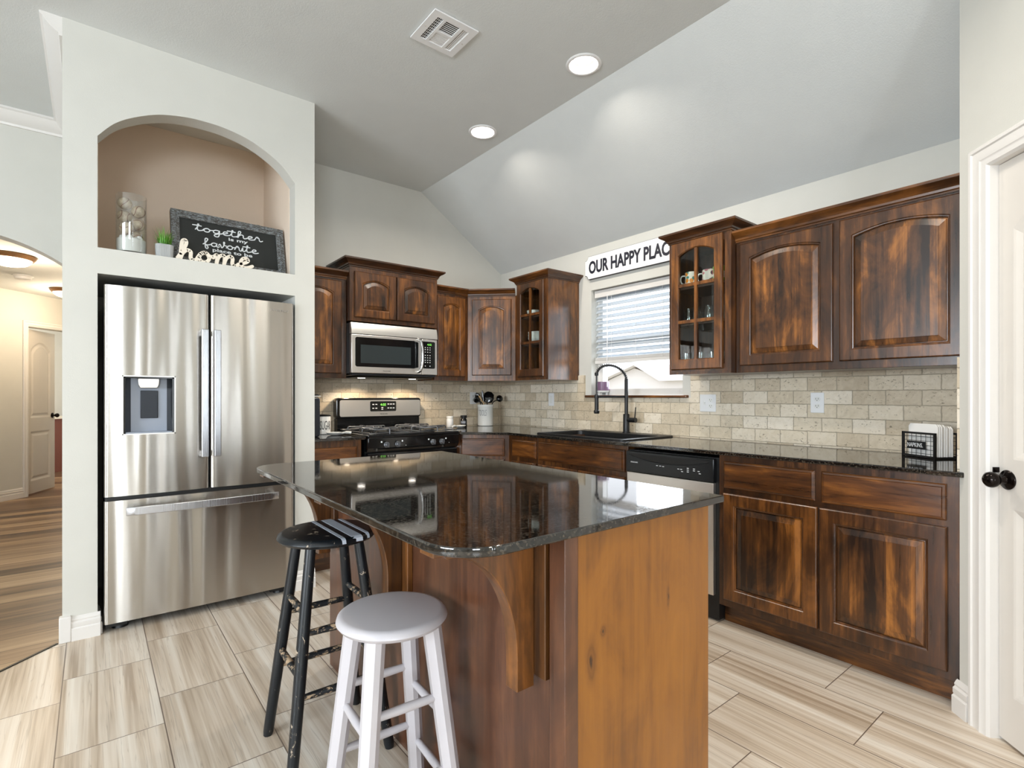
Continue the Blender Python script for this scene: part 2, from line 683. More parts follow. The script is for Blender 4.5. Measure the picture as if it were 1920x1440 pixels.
M['dark_print'] = plain('dark_print', srgb(28, 28, 30), .5)
M['bronze'] = plain('oil_rubbed_bronze', srgb(30, 24, 22), .16, .8)
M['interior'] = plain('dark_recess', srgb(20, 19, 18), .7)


def emissive(name, col, strength):
    n = NT(name)
    n.set(Base_Color=col, Emission_Color=col, Emission_Strength=strength, Roughness=.5)
    return n.m


M['lamp'] = emissive('lamp_glass_lit', (1.0, .92, .82, 1), 7.0)
M['dome'] = emissive('frosted_dome_lit', (1.0, .82, .62, 1), 5.0)
M['green_led'] = emissive('green_led', (.25, .9, .12, 1), .7)


def glass(name, tint=(1, 1, 1, 1), rough=.02, weight=.10):
    """thin clear pane: see-through with a mirror-like sheen that grows towards grazing angles"""
    n = NT(name)
    tr = n.n('ShaderNodeBsdfTransparent', i_Color=tint)
    gl = n.n('ShaderNodeBsdfGlossy', i_Roughness=rough)
    fr = n.n('ShaderNodeLayerWeight')
    mx = n.n('ShaderNodeMixShader')
    n.l(n.math('ADD', n.math('MULTIPLY', n.math('POWER', fr.outputs['Facing'], 4.0), .5), weight), mx.inputs[0])
    n.l(tr.outputs[0], mx.inputs[1])
    n.l(gl.outputs[0], mx.inputs[2])
    n.l(mx.outputs[0], n.out.inputs['Surface'])
    return n.m


M['pane'] = glass('window_glass', (.97, .98, 1, 1), .01, .02)
M['cab_glass'] = glass('cabinet_glass', (.86, .92, .90, 1), .015, .06)
M['jar_glass'] = glass('clear_glass', (.97, .985, .985, 1), .03, .09)

# ================================================================== THE SETTING
ZC = 3.05            # flat ceiling
ZW = 2.432           # where the sloped ceiling meets the window wall
XCR = -.91           # crease
XL, YF = -7.5, -8.0  # far sides of the open room behind the camera
XP, YP = -.673, -3.733            # corner where the angled pantry wall starts
D45 = Vector((-1, -1, 0)).normalized()
PW = 1.35
PE = Vector((XP, YP, 0)) + D45 * PW

# floors
m = MB()
m.prism([(0, 0), (0, -4.9), (PE.x, -5.3), (PE.x, YF), (XL, YF), (XL, -5.01), (-3.37, -.865),
         (-3.30, -.80), (-3.30, 0)], -.1, 0)
struct(m.build('floor', M['tile'], smooth=0), 'beige striped stone-look floor tile with dark grout lines', 'floor')
m = MB()
m.prism([(XL, -5.01), (-3.37, -.865), (-3.30, -.80), (-3.30, 2.0), (-2.2, 2.0), (-2.2, 9.0), (XL, 9.0)], -.1, -.002)
struct(m.build('floor_hall', M['planks'], smooth=0), 'striped brown wood plank floor of the hallway at left', 'floor')
m = MB(frame_matrix((-3.37, -.865, 0), (-1, -1.0, 0)))
m.box(0, 5.8, .0, .004, -.006, .006)
struct(m.build('trim_threshold', M['black_matte'], smooth=0), 'dark metal strip between floor tile and wood planks', 'threshold')

# ceilings
m = MB()
m.prism([(XCR, .02), (XCR, -3.3), (XCR, YF - .1), (XL - .1, YF - .1), (XL - .1, .5), (-3.3, .5), (-3.3, .02)], ZC, ZC + .1)
CANS = ((-1.10, -2.192), (-1.105, -1.232), (-1.95, -3.55), (-2.9, -4.9))
ceil = struct(m.build('ceiling', M['ceiling'], smooth=0), 'flat grey-white textured ceiling over island and living area', 'ceiling')
cut(ceil, [], 100, [(x, y, .079, ZC - .05, ZC + .06) for x, y in CANS])
ceil.data.polygons.foreach_set('use_smooth', [False] * len(ceil.data.polygons))
m = MB()
m.prism([(XCR, ZC), (.15, ZW - .102), (.15, ZW), (XCR, ZC + .1)], .02, YF, 'y')
struct(m.build('ceiling_slope', M['ceiling'], smooth=0), 'sloping ceiling plane that falls to the window wall', 'ceiling')

# window wall with its opening
m = MB()
WY0, WY1, WZ0, WZ1 = -1.236, -2.098, 1.208, 2.078
m.box(0, .16, .16, WY0, -.1, 2.6)
m.box(0, .16, WY1, -4.2, -.1, 2.6)
m.box(0, .16, WY0, WY1, -.1, WZ0)
m.box(0, .16, WY0, WY1, WZ1, 2.6)
struct(m.build('wall_window', M['wall'], smooth=0), 'off-white wall with the sink window, right of the corner', 'wall')
# stove wall
m = MB()
m.box(-2.2, 0, 0, .16, -.1, 3.2)
struct(m.build('wall_stove', M['wall'], smooth=0), 'off-white wall behind range and microwave up to the vaulted ceiling', 'wall')
# return wall beside the right-hand cabinets and the angled pantry wall
m = MB()
m.box(-.60, .0, YP - .10, YP, 0, ZC)
struct(m.build('wall_return', M['wall'], smooth=0), 'short wall return closing off the counter at right', 'wall')
PF = frame_matrix((XP, YP, 0), D45)     # u along the wall, v up, n towards the kitchen
DU0, DU1, DZ = .140, .90, 2.015         # pantry door opening
m = MB(PF)
m.box(0, DU0, 0, ZC, -.12, 0)
m.box(DU1, PW, 0, ZC, -.12, 0)
m.box(DU0, DU1, DZ, ZC, -.12, 0)
struct(m.build('wall_pantry', M['wall'], smooth=0), 'angled cream wall that holds the white pantry door', 'wall')
m = MB()
m.box(PE.x, PE.x + .12, PE.y, YF, 0, ZC)
struct(m.build('wall_right', M['wall'], smooth=0), 'plain wall beyond the pantry door', 'wall')
# pantry interior behind its door keeps daylight out
m = MB(PF)
m.box(-.05, PW, 0, ZC, -1.0, -.95)
struct(m.build('wall_pantry_back', M['wall'], smooth=0), 'back wall of the closed pantry', 'wall')

# walls of the open room behind the camera, with their windows
def windowed(axis, at, thick, a0, a1, openings, name, label):
    mm = MB()

    def bx(p, q, z0, z1):
        if axis == 'y':
            mm.box(p, q, min(at, at + thick), max(at, at + thick), z0, z1)
        else:
            mm.box(min(at, at + thick), max(at, at + thick), p, q, z0, z1)
    cur = a0
    for (p, q, z0, z1) in openings:
        bx(cur, p, 0, ZC)
        bx(p, q, 0, z0) if z0 > 0 else None
        bx(p, q, z1, ZC)
        cur = q
    bx(cur, a1, 0, ZC)
    return struct(mm.build(name, M['wall'], smooth=0), label, 'wall')


windowed('y', YF, -.15, XL, PE.x + .12, [(-6.0, -4.4, .75, 2.25), (-2.38, -2.15, .10, 2.40), (-1.95, -1.72, .10, 2.40)], 'wall_rear',
         'rear wall with a window and two added narrow windows behind the photographer')
windowed('x', XL, -.15, YF, .5, [(-4.9, -2.3, .7, 2.3)], 'wall_left', 'living room wall with wide window, left of the frame')


def window_unit(name, label, F, u0, u1, v0, v1, n0, n1, mull=(), rail=()):
    t = thing(name, label, 'window', F @ Vector(((u0 + u1) / 2, v0, (n0 + n1) / 2)))
    t['kind'] = 'structure'
    mm = MB(F)
    w = .05
    mm.box(u0, u0 + w, v0, v1, n0, n1)
    mm.box(u1 - w, u1, v0, v1, n0, n1)
    mm.box(u0 + w, u1 - w, v0, v0 + w, n0, n1)
    mm.box(u0 + w, u1 - w, v1 - w, v1, n0, n1)
    for u in mull:
        mm.box(u - .03, u + .03, v0 + w, v1 - w, n0, n1)
    for q in rail:
        mm.box(u0 + w, u1 - w, q - .02, q + .02, n0 + .005, n1)
    mm.build('frame', M['trim'], t, smooth=0)
    mm = MB(F)
    nm = (n0 + n1) / 2
    mm.quad([(u0 + w, v0 + w, nm), (u1 - w, v0 + w, nm), (u1 - w, v1 - w, nm), (u0 + w, v1 - w, nm)])
    mm.build('pane', M['pane'], t, smooth=0)
    return t


FW = frame_matrix((0, 0, 0), (0, -1, 0))       # window wall: u = -y, v = z, n = -x
FS = frame_matrix((0, 0, 0), (1, 0, 0))        # stove wall:  u = x,  v = z, n = -y
window_unit('window_1', 'white vinyl window over the sink with bright daylight', FW, -WY0, -WY1, WZ0, WZ1, -.145, -.085,
            (), (1.66,))
for u_, nm, lb in ((2.15, 'streak_window_2', 'tall narrow window added behind the photographer for a refrigerator streak, nearer the living room'),
                   (1.72, 'streak_window_5', 'tall narrow window added behind the photographer for a refrigerator streak, nearer the pantry')):
    window_unit(nm, lb, frame_matrix((0, YF, 0), (-1, 0, 0)), u_, u_ + .23, .10, 2.40, -.12, -.05)  # unseen narrow windows added to reflect as bright streaks in the refrigerator
window_unit('window_3', 'rear window behind the photographer', frame_matrix((0, YF, 0), (-1, 0, 0)), 4.4, 6.0, .75, 2.25,
            -.12, -.05, (5.2,))
window_unit('window_4', 'wide living room window left of the frame', frame_matrix((XL, 0, 0), (0, 1, 0)), -4.9, -2.3, .7, 2.3,
            -.12, -.05, (-4.03, -3.17))
# stool of the sink window
m = MB(FW)
m.box(1.186, 2.147, 1.188, 1.208, -.08, .032)
m.bevel(.006, 2)
struct(m.build('trim_window_sill', M['wood_h'], smooth=30), 'dark stained wood sill under the sink window', 'sill')

# refrigerator column with arched niche
CX0, CX1, CY = -3.352, -2.141, -.858
OX0, OX1, OZ = -3.217, -2.260, 1.820
NZ = 1.951
m = MB()
m.box(CX0, OX0, CY, 0, 0, ZC)
m.box(OX1, CX1, CY, 0, 0, ZC)
m.box(OX0, OX1, CY, 0, OZ, NZ)
arch = [(-3.217, 2.512), (-3.15, 2.594), (-3.07, 2.652), (-2.96, 2.704), (-2.84, 2.731), (-2.7385, 2.737), (-2.64, 2.731),
        (-2.52, 2.704), (-2.41, 2.652), (-2.33, 2.594), (-2.260, 2.512)]
arch = [(p.x, p.y) for p in smooth_path(arch, 5)]
m.prism([(OX0, ZC)] + arch + [(OX1, ZC)], CY, CY + .11, 'y')
m.box(OX0, OX1, CY + .11, 0, 2.95, ZC)
m.box(OX0, OX1, -.11, 0, NZ, 2.95)
m.box(OX0, OX1, -.05, 0, 0, OZ)
bmesh.ops.remove_doubles(m.bm, verts=m.bm.verts, dist=1e-5)
struct(m.build('wall_refrigerator', M['wall'], smooth=30), 'white wall column with arched display niche above the refrigerator',
       'wall')
m = MB()
m.box(OX0 + .0005, OX0 + .004, CY + .112, -.112, NZ + .0005, 2.9495)
m.box(OX1 - .004, OX1 - .0005, CY + .112, -.112, NZ + .0005, 2.9495)
m.box(OX0 + .004, OX1 - .004, -.116, -.112, NZ + .0005, 2.9495)
struct(m.build('wall_niche', M['niche'], smooth=0), 'tan inside of the display niche', 'wall')
# column return towards the arch wall
m = MB()
m.box(CX0, CX0 + .12, 0, .60, 0, ZC)
struct(m.build('wall_column_side', M['wall'], smooth=0), 'side of the refrigerator column facing the hallway arch', 'wall')
# arch wall in front of the hallway
AY = .48
m = MB()
pts = []
cxa, R = -3.906, .90
for k in range(0, 25):
    a = math.radians(-46 + 92 * k / 24)
    pts.append((cxa + R * math.sin(a), 1.362 + R * math.cos(a)))
m.prism([(XL, ZC), (XL, 0), (pts[0][0], 0)] + pts + [(pts[-1][0], 0), (CX0 + .06, 0), (CX0 + .06, ZC)], AY, AY + .13, 'y')
struct(m.build('wall_arch', M['wall'], smooth=30), 'pale green-white wall with an arched opening to the hallway', 'wall')


# crown moulding: profile d = out from wall, h = down from ceiling
CROWN = [(0, 0), (.085, 0), (.085, .012), (.074, .018), (.066, .034), (.045, .058), (.026, .072), (.016, .078), (.012, .092),
         (.0, .092)]


def crown(name, label, x0, x1, y0, y1, nx, ny):
    mm = MB()
    A = [(x0 + nx * d, y0 + ny * d, ZC - h) for d, h in CROWN]
    B = [(x1 + nx * d, y1 + ny * d, ZC - h) for d, h in CROWN]
    mm.loops([A, B])
    return struct(mm.build(name, M['trim'], smooth=30), label, 'crown moulding')


crown('trim_crown_arch', 'white crown moulding along the top of the arch wall', XL, CX0, AY, AY, 0, -1)
crown('trim_crown_column', 'white crown moulding on the side of the refrigerator column', CX0, CX0, CY + .004, AY, -1, 0)

# baseboards
BASE = [(0, 0), (.018, 0), (.018, .054), (.012, .059), (.0145, .065), (.0145, .080), (.008, .086), (.010, .093), (.004, .104), (0, .108)]


def baseboard(name, label, p0, p1, nrm, s=1.0, z=0.0):
    mm = MB()
    A = [(p0[0] + nrm[0] * d * s, p0[1] + nrm[1] * d * s, z + h * s) for d, h in BASE]
    B = [(p1[0] + nrm[0] * d * s, p1[1] + nrm[1] * d * s, z + h * s) for d, h in BASE]
    mm.loops([A, B])
    return struct(mm.build(name, M['trim'], smooth=30), label, 'baseboard')


baseboard('baseboard_column', 'white baseboard on the left foot of the refrigerator column', (-3.318, CY), (OX0 + .012, CY), (0, -1), 1.08)
m = MB()
m.box(CX0 - .012, -3.318, CY - .022, CY + .02, 0, .125)
m.bevel(.004, 2)
struct(m.build('trim_plinth', M['trim'], smooth=30), 'white plinth block at the left corner of the column', 'plinth')
baseboard('baseboard_recess', 'short white baseboard return beside the refrigerator', (OX0, CY), (OX0, CY + .12), (1, 0), 1.08)
baseboard('baseboard_column_right', 'white baseboard on the right foot of the refrigerator column', (OX1, CY), (CX1, CY), (0, -1), 1.08)
q = Vector((XP, YP, 0))
nP = PF.to_3x3() @ Vector((0, 0, 1))
a, b = q + D45 * -.012, q + D45 * .058
baseboard('baseboard_pantry', 'white baseboard stub left of the pantry door casing', a, b, (nP.x, nP.y), 1.15)

# pantry door casing
CAS = [(0, 0), (0, .013), (.006, .018), (.016, .018), (.020, .013), (.034, .011), (.048, .015), (.053, .015), (.060, .010),
       (.074, .008), (.078, .004), (.082, 0)]


def casing(name, label, F, u0, u1, vtop, w=1.0):
    """three sides with mitred corners around an opening u0..u1, 0..vtop; profile measured from the outer edge"""
    mm = MB(F)
    W = .082 * w
    L = []
    for (u, v, su, sv) in ((u0, 0, -1, 0), (u0, vtop, -1, 1), (u1, vtop, 1, 1), (u1, 0, 1, 0)):
        L.append([(u + su * (W - a * w), v + sv * (W - a * w), n) for a, n in CAS])
    mm.loops(L)
    return struct(mm.build(name, M['trim'], smooth=30), label, 'door casing')


casing('trim_pantry_casing', 'white moulded casing around the pantry door', PF, DU0 + .004, DU1 - .004, DZ - .004)


def arch_loop(u0, u1, v0, v1, rise, d=0.0, N=14):
    """closed loop: straight bottom and sides, arched top of the given rise (0 = flat)"""
    u0, u1, v0, v1 = u0 + d, u1 - d, v0 + d, v1 - d
    P = [(u0, v0), (u1, v0)]
    for k in range(N + 1):
        t = k / N
        u = u1 + (u0 - u1) * t
        P.append((u, v1 - rise + rise * (1 - (2 * t - 1) ** 2)))
    return P


def rect_loop(u0, u1, v0, v1, N=14):
    P = [(u0, v0), (u1, v0)]
    for k in range(N + 1):
        P.append((u1 + (u0 - u1) * k / N, v1))
    return P


def lift(L, n):
    return [(u, v, n) for u, v in L]


def inset_panel(mm, u0, u1, v0, v1, rise, n, deep, wide):
    """moulded door panel as loops from the door face inwards"""
    Ls = [lift(arch_loop(u0, u1, v0, v1, rise), n)]
    for d, dn in ((wide * .12, -deep * .2), (wide * .4, -deep), (wide * .62, -deep), (wide, -deep * .25)):
        Ls.append(lift(arch_loop(u0, u1, v0, v1, rise, d), n + dn))
    mm.loops(Ls, False, True)


def moulded_door(name, label, F, u0, u1, v0, v1, n0, n1, panels, mat):
    """a two-panel interior door; PANELS (u0,u1,v0,v1,rise) must be stacked from bottom to top"""
    c = F @ Vector(((u0 + u1) / 2, v0, (n0 + n1) / 2))
    t = thing(name, label, 'door', c)
    t['kind'] = 'structure'
    mm = MB(F)
    mm.box(u0, u1, v0, v1, n0, n1 - .0125)
    # face made of bands around the panels
    lo = v0
    N = 14
    for (a, b, p, q, rise) in panels:
        mm.quad([(u0, lo, n1), (u1, lo, n1), (u1, p, n1), (u0, p, n1)])
        mm.quad([(u0, p, n1), (a, p, n1), (a, q - rise, n1), (u0, q - rise, n1)])
        mm.quad([(b, p, n1), (u1, p, n1), (u1, q - rise, n1), (b, q - rise, n1)])
        if rise:
            A = arch_loop(a, b, p, q, rise)[2:]
            top = q + .01
            for k in range(N):
                (x0, y0), (x1, y1) = A[k], A[k + 1]
                mm.quad([(x0, y0, n1), (x0, top, n1), (x1, top, n1), (x1, y1, n1)])
            mm.quad([(u0, q - rise, n1), (a, q - rise, n1), (a, top, n1), (u0, top, n1)])
            mm.quad([(b, q - rise, n1), (u1, q - rise, n1), (u1, top, n1), (b, top, n1)])
            lo = top
        else:
            lo = q
        inset_panel(mm, a, b, p, q, rise, n1, .011, .06)
    mm.quad([(u0, lo, n1), (u1, lo, n1), (u1, v1, n1), (u0, v1, n1)])
    for (p, q) in (((u0, v0), (u0, v1)), ((u1, v0), (u1, v1)), ((u0, v1), (u1, v1)), ((u0, v0), (u1, v0))):
        mm.quad([(p[0], p[1], n1), (q[0], q[1], n1), (q[0], q[1], n1 - .0125), (p[0], p[1], n1 - .0125)])
    bmesh.ops.remove_doubles(mm.bm, verts=mm.bm.verts, dist=1e-5)
    mm.build('door_leaf', mat, t, smooth=0)
    return t


def door_knob(F, u, v, n, t, egg=True):
    mm = MB(F)
    mm.lathe([(.001, 0), (.033, 0), (.034, .004), (.030, .008), (.014, .012), (.011, .018), (.011, .030)], (u, v, n), (0, 0, 1), 28)
    mm.build('knob_rose', M['bronze'], t)
    mm = MB(F)
    mm.lathe([(.001, .026), (.010, .028), (.018, .034), (.0255, .044), (.0275, .054), (.025, .064), (.016, .072), (.006, .0755),
              (.001, .076)], (u, v, n), (0, 0, 1), 28)
    mm.build('knob', M['bronze'], t)


nd = -.028
t = moulded_door('door_1', 'white two-panel pantry door with dark bronze knob at right edge of photo', PF, DU0 + .006, DU1 - .006, .012,
                 DZ - .006, nd - .035, nd, [(DU0 + .066, DU1 - .11, .175, .815, 0), (DU0 + .066, DU1 - .11, .985, 1.90, .13)], M['door'])
door_knob(PF, .184, .913, nd, t)
mm = MB(PF)
mm.box(DU0 - .004, DU0 + .008, .934, .952, nd - .01, nd + .020)
mm.build('latch_plate', M['bronze'], t, smooth=0)
# door stop strip / jamb behind the leaf
mm = MB(PF)
mm.box(DU0 - .0, DU0 + .004, 0, DZ, -.12, .0)
mm.box(DU1 - .004, DU1, 0, DZ, -.12, .0)
mm.box(DU0, DU1, DZ - .004, DZ, -.12, .0)
struct(mm.build('trim_pantry_jamb', M['trim'], smooth=0), 'white jamb lining the pantry door opening', 'door jamb')

# ------------------------------------------------------------------ hallway behind the arch
HP = Vector((-4.057, 4.058, 0))
HF = frame_matrix(HP, (1, 1, 0))                # u along the diagonal wall, n towards the kitchen
HZ = 2.43
HU0, HU1, HDZ = .315, .96, 2.03
m = MB(HF)
m.box(-3.6, HU0, 0, HZ, -.12, 0)
m.box(HU1, 1.9, 0, HZ, -.12, 0)
m.box(HU0, HU1, HDZ, HZ, -.12, 0)
struct(m.build('wall_hall', M['wall'], smooth=0), 'warm-lit diagonal hallway wall with a white door', 'wall')
m = MB()
m.prism([(XL, AY + .13), (-2.2, AY + .13), (-2.2, 9.0), (XL, 9.0)], HZ, HZ + .1)
struct(m.build('ceiling_hall', M['ceiling'], smooth=0), 'low hallway ceiling behind the arch', 'ceiling')
m = MB()
m.box(-3.26, -3.14, AY + .13, 5.0, 0, HZ)
struct(m.build('wall_hall_right', M['wall'], smooth=0), 'hallway side wall hidden behind the column', 'wall')
m = MB()
m.box(XL, XL + .12, AY + .13, 3.0, 0, HZ)
struct(m.build('wall_hall_left', M['wall'], smooth=0), 'far left end of the hallway', 'wall')
casing('trim_hall_casing', 'white casing around the open hallway door', HF, HU0, HU1, HDZ, .85)
a, b = HF @ Vector((-3.0, 0, 0)), HF @ Vector((HU0 - .07, 0, 0))
nH = HF.to_3x3() @ Vector((0, 0, 1))
baseboard('baseboard_hall', 'white baseboard along the hallway wall', a, b, (nH.x, nH.y), 1.1)
# open door leaf: hinged at the left jamb, swung into the bathroom
hinge = HF @ Vector((HU0 + .01, 0, -.05))
ang = math.radians(45 + 22)
LF = frame_matrix(hinge, (math.cos(ang), math.sin(ang), 0))
t = moulded_door('door_2', 'white two-panel hallway door standing ajar', LF, 0, .61, .012, 2.01, -.035, 0,
                 [(.095, .515, .16, .77, 0), (.095, .515, .93, 1.87, .10)], M['door'])
door_knob(LF, .555, .95, 0, t)

# bathroom beyond the hallway door
m = MB(HF)
m.box(-.6, 3.2, 0, HZ, -2.30, -2.18)
struct(m.build('wall_bathroom', M['wall'], smooth=0), 'bright bathroom wall seen past the open hallway door', 'wall')
m = MB(HF)
m.box(3.2, 3.32, 0, HZ, -2.30, 0)
m.box(-.72, -.6, 0, HZ, -2.30, 0)
struct(m.build('wall_bathroom_side', M['wall'], smooth=0), 'side walls of the bathroom', 'wall')

# ================================================================== CABINETS
def panel_door(F, u0, u1, v0, v1, n, rise, parent, rail=.058, mats=('wood', 'wood_panel'), thick=.02, name='door', wide=.05):
    """raised-panel cabinet door: moulded frame (the door) and its raised panel (a sub-part)"""
    mm = MB(F)
    N = 14
    b = .006
    ou = [lift(rect_loop(u0, u1, v0, v1, N), n), lift(rect_loop(u0, u1, v0, v1, N), n + thick - b),
          lift(rect_loop(u0 + b * .4, u1 - b * .4, v0 + b * .4, v1 - b * .4, N), n + thick - b * .4),
          lift(rect_loop(u0 + b, u1 - b, v0 + b, v1 - b, N), n + thick)]
    a0, a1, c0, c1 = u0 + rail, u1 - rail, v0 + rail, v1 - rail
    f = n + thick
    op = [lift(arch_loop(a0, a1, c0, c1, rise, 0), f), lift(arch_loop(a0, a1, c0, c1, rise, .003), f - .004),
          lift(arch_loop(a0, a1, c0, c1, rise, .008), f - .005), lift(arch_loop(a0, a1, c0, c1, rise, .011), f - .010)]
    mm.loops(ou + op, True, False)
    d = mm.build(name, M[mats[0]], parent, smooth=28, flat=.0012)
    mm = MB(F)
    ip = [lift(arch_loop(a0, a1, c0, c1, rise, .0105), f - .013), lift(arch_loop(a0, a1, c0, c1, rise, .012), f - .0125),
          lift(arch_loop(a0, a1, c0, c1, rise, .014), f - .0125), lift(arch_loop(a0, a1, c0, c1, rise, .016), f - .0095),
          lift(arch_loop(a0, a1, c0, c1, rise, .018 + wide * .45), f - .0035), lift(arch_loop(a0, a1, c0, c1, rise, .0185 + wide * .45), f - .0005)]
    mm.loops(ip, False, True)
    mm.build('raised_panel', M[mats[1]], d, smooth=25, flat=.004)
    return d


def slab_front(F, u0, u1, v0, v1, n, parent, name='drawer', mat='wood_drawer', thick=.02):
    mm = MB(F)
    L = []
    for d, h in ((0, 0), (0, thick * .45), (.004, thick * .62), (.012, thick * .72), (.014, thick)):
        L.append([(u0 + d, v0 + d, n + h), (u1 - d, v0 + d, n + h), (u1 - d, v1 - d, n + h), (u0 + d, v1 - d, n + h)])
    mm.loops(L)
    return mm.build(name, M[mat], parent, smooth=0)


def glass_door(F, u0, u1, v0, v1, n, rise, bars, parent, rail_u=.048, rail_v=.06, thick=.022):
    mm = MB(F)
    N = 14
    b = .006
    ou = [lift(rect_loop(u0, u1, v0, v1, N), n), lift(rect_loop(u0, u1, v0, v1, N), n + thick - b),
          lift(rect_loop(u0 + b * .4, u1 - b * .4, v0 + b * .4, v1 - b * .4, N), n + thick - b * .4),
          lift(rect_loop(u0 + b, u1 - b, v0 + b, v1 - b, N), n + thick)]
    a0, a1, c0, c1 = u0 + rail_u, u1 - rail_u, v0 + rail_v, v1 - .045
    f = n + thick
    op = [lift(arch_loop(a0, a1, c0, c1, rise, 0), f), lift(arch_loop(a0, a1, c0, c1, rise, .005), f - .006),
          lift(arch_loop(a0, a1, c0, c1, rise, .005), n)]
    mm.loops(ou + op + [ou[0]], False, False)
    d = mm.build('door', M['wood'], parent, smooth=28)
    um = (a0 + a1) / 2
    mm = MB(F)
    mm.box(um - .009, um + .009, c0, c1 - .006, n + .004, f - .003)
    for q in bars:
        mm.box(a0, a1, q - .010, q + .010, n + .004, f - .0035)
    mm.build('glazing_bars', M['wood'], d, smooth=0)
    mm = MB(F)
    mm.face([mm.v(p) for p in lift(arch_loop(a0, a1, c0, c1, rise, .002), n + .006)])
    mm.build('glass', M['cab_glass'], d, smooth=0)
    return d


CAB_CROWN = [(0, 0), (.006, 0), (.006, .008), (.012, .012), (.014, .022), (.024, .032), (.038, .040), (.046, .046), (.052, .050),
             (.052, .062), (0, .062)]       # out, up


def crown_run(F, path, v, parent, scale=1.0, mat='wood_h'):
    """crown along the front path [(u, n), ...] with mitred corners; left to right as seen from the room"""
    P = [Vector((p[0], p[1])) for p in path]
    L = []
    for i, p in enumerate(P):
        d0 = (P[i] - P[i - 1]).normalized() if i else (P[1] - P[0]).normalized()
        d1 = (P[i + 1] - P[i]).normalized() if i < len(P) - 1 else d0
        n0, n1 = Vector((-d0.y, d0.x)), Vector((-d1.y, d1.x))
        mt = (n0 + n1)
        mt = mt / max(mt.dot(n0), .2)
        L.append([(p.x + mt.x * o * scale, v + h * scale, p.y + mt.y * o * scale) for o, h in CAB_CROWN])
    mm = MB(F)
    mm.loops(L)
    return mm.build('crown', M[mat], parent, smooth=25)


def carcass(F, u0, u1, v0, v1, n1, parent, mat='wood', top=True):
    mm = MB(F)
    mm.box(u0, u1, v0, v1, .002, n1)
    mm.bevel(.0015, 1)
    return mm.build('carcass', M[mat], parent, smooth=0)


def open_carcass(F, u0, u1, v0, v1, n1, parent, shelves, stile=.03):
    """box with an open front, shelves inside and a face frame"""
    mm = MB(F)
    w = .016
    mm.box(u0, u0 + w, v0, v1, .002, n1)
    mm.box(u1 - w, u1, v0, v1, .002, n1)
    mm.box(u0 + w, u1 - w, v0, v0 + w, .002, n1)
    mm.box(u0 + w, u1 - w, v1 - w, v1, .002, n1)
    mm.box(u0 + w, u1 - w, v0 + w, v1 - w, .002, .012)
    c = mm.build('carcass', M['wood'], parent, smooth=0)
    mm = MB(F)
    mm.box(u0 + w, u0 + stile + .01, v0 + .016, v1 - .016, n1 - .02, n1)
    mm.box(u1 - stile - .01, u1 - w, v0 + .016, v1 - .016, n1 - .02, n1)
    mm.box(u0 + w, u1 - w, v0 + .016, v0 + .055, n1 - .02, n1 - .001)
    mm.box(u0 + w, u1 - w, v1 - .05, v1 - .016, n1 - .02, n1 - .001)
    mm.build('face_frame', M['wood'], parent, smooth=0)
    for q in shelves:
        mm = MB(F)
        mm.box(u0 + w, u1 - w, q - .016, q, .012, n1 - .03)
        mm.build('shelf', M['wood_inside'], parent, smooth=0)
    mm = MB(F)
    mm.box(u0 + w, u1 - w, v0 + w + .0005, v1 - w - .0005, .012, .016)
    mm.build('back_panel', M['wood_inside'], parent, smooth=0)
    return c


UB, UT = 1.336, 2.092      # upper cabinets bottom / box top
# --- left of the microwave
t = thing('wall_cabinet', 'tall narrow upper cabinet squeezed between refrigerator column and microwave', 'cabinet', (-1.93, -.15, UB))
carcass(FS, -2.138, -1.722, UB, UT, .305, t)
panel_door(FS, -2.11, -1.765, 1.372, 2.072, .305, .032, t)
crown_run(FS, [(-2.138, .305), (-1.722, .305)], UT - .004, t)
# --- above the microwave
t = thing('wall_cabinet', 'short two-door cabinet directly above the microwave', 'cabinet', (-1.335, -.18, 1.776))
carcass(FS, -1.718, -.955, 1.773, 2.192, .358, t)
panel_door(FS, -1.682, -1.341, 1.805, 2.152, .358, .034, t, .055)
panel_door(FS, -1.332, -.986, 1.805, 2.152, .358, .034, t, .055)
crown_run(FS, [(-1.718, .002), (-1.718, .358), (-.955, .358), (-.955, .002)], 2.188, t)
# --- right of the microwave
t = thing('wall_cabinet', 'slim single-door upper cabinet right of the microwave', 'cabinet', (-.78, -.15, UB))
carcass(FS, -.953, -.612, UB, UT, .305, t)
panel_door(FS, -.930, -.644, 1.372, 2.066, .305, .028, t, .055)
crown_run(FS, [(-.953, .305), (-.606, .305)], UT - .004, t)
# --- diagonal corner
t = thing('corner_wall_cabinet', 'diagonal upper corner cabinet with one arched-panel door', 'cabinet', (-.30, -.30, UB))
m = MB()
m.prism([(-.61, -.003), (-.003, -.003), (-.003, -.688), (-.305, -.688), (-.305, -.61), (-.61, -.305)], UB, UT)
m.bevel(.0015, 1)
m.build('carcass', M['wood'], t, smooth=0)
FD = frame_matrix((-.61, -.305, 0), (1, -1, 0))
DW = .305 * math.sqrt(2)
panel_door(FD, .042, DW - .036, 1.385, 2.062, .001, .033, t, .058)
crown_run(FD, [(0, .0), (DW, .0)], UT - .004, t)
# --- glass cabinet left of the window
GB, GT = 1.336, 2.165
t = thing('glass_cabinet', 'glass-door upper cabinet with white dishes, left of the window', 'cabinet', (-.19, -.895, GB))
open_carcass(FW, .692, 1.096, GB, GT, .358, t, (1.650, 1.884))
glass_door(FW, .716, 1.058, 1.364, 2.156, .358, .037, (1.650, 1.884), t)
crown_run(FW, [(.692, .002), (.692, .358), (1.096, .358), (1.096, .002)], GT - .003, t, .95)
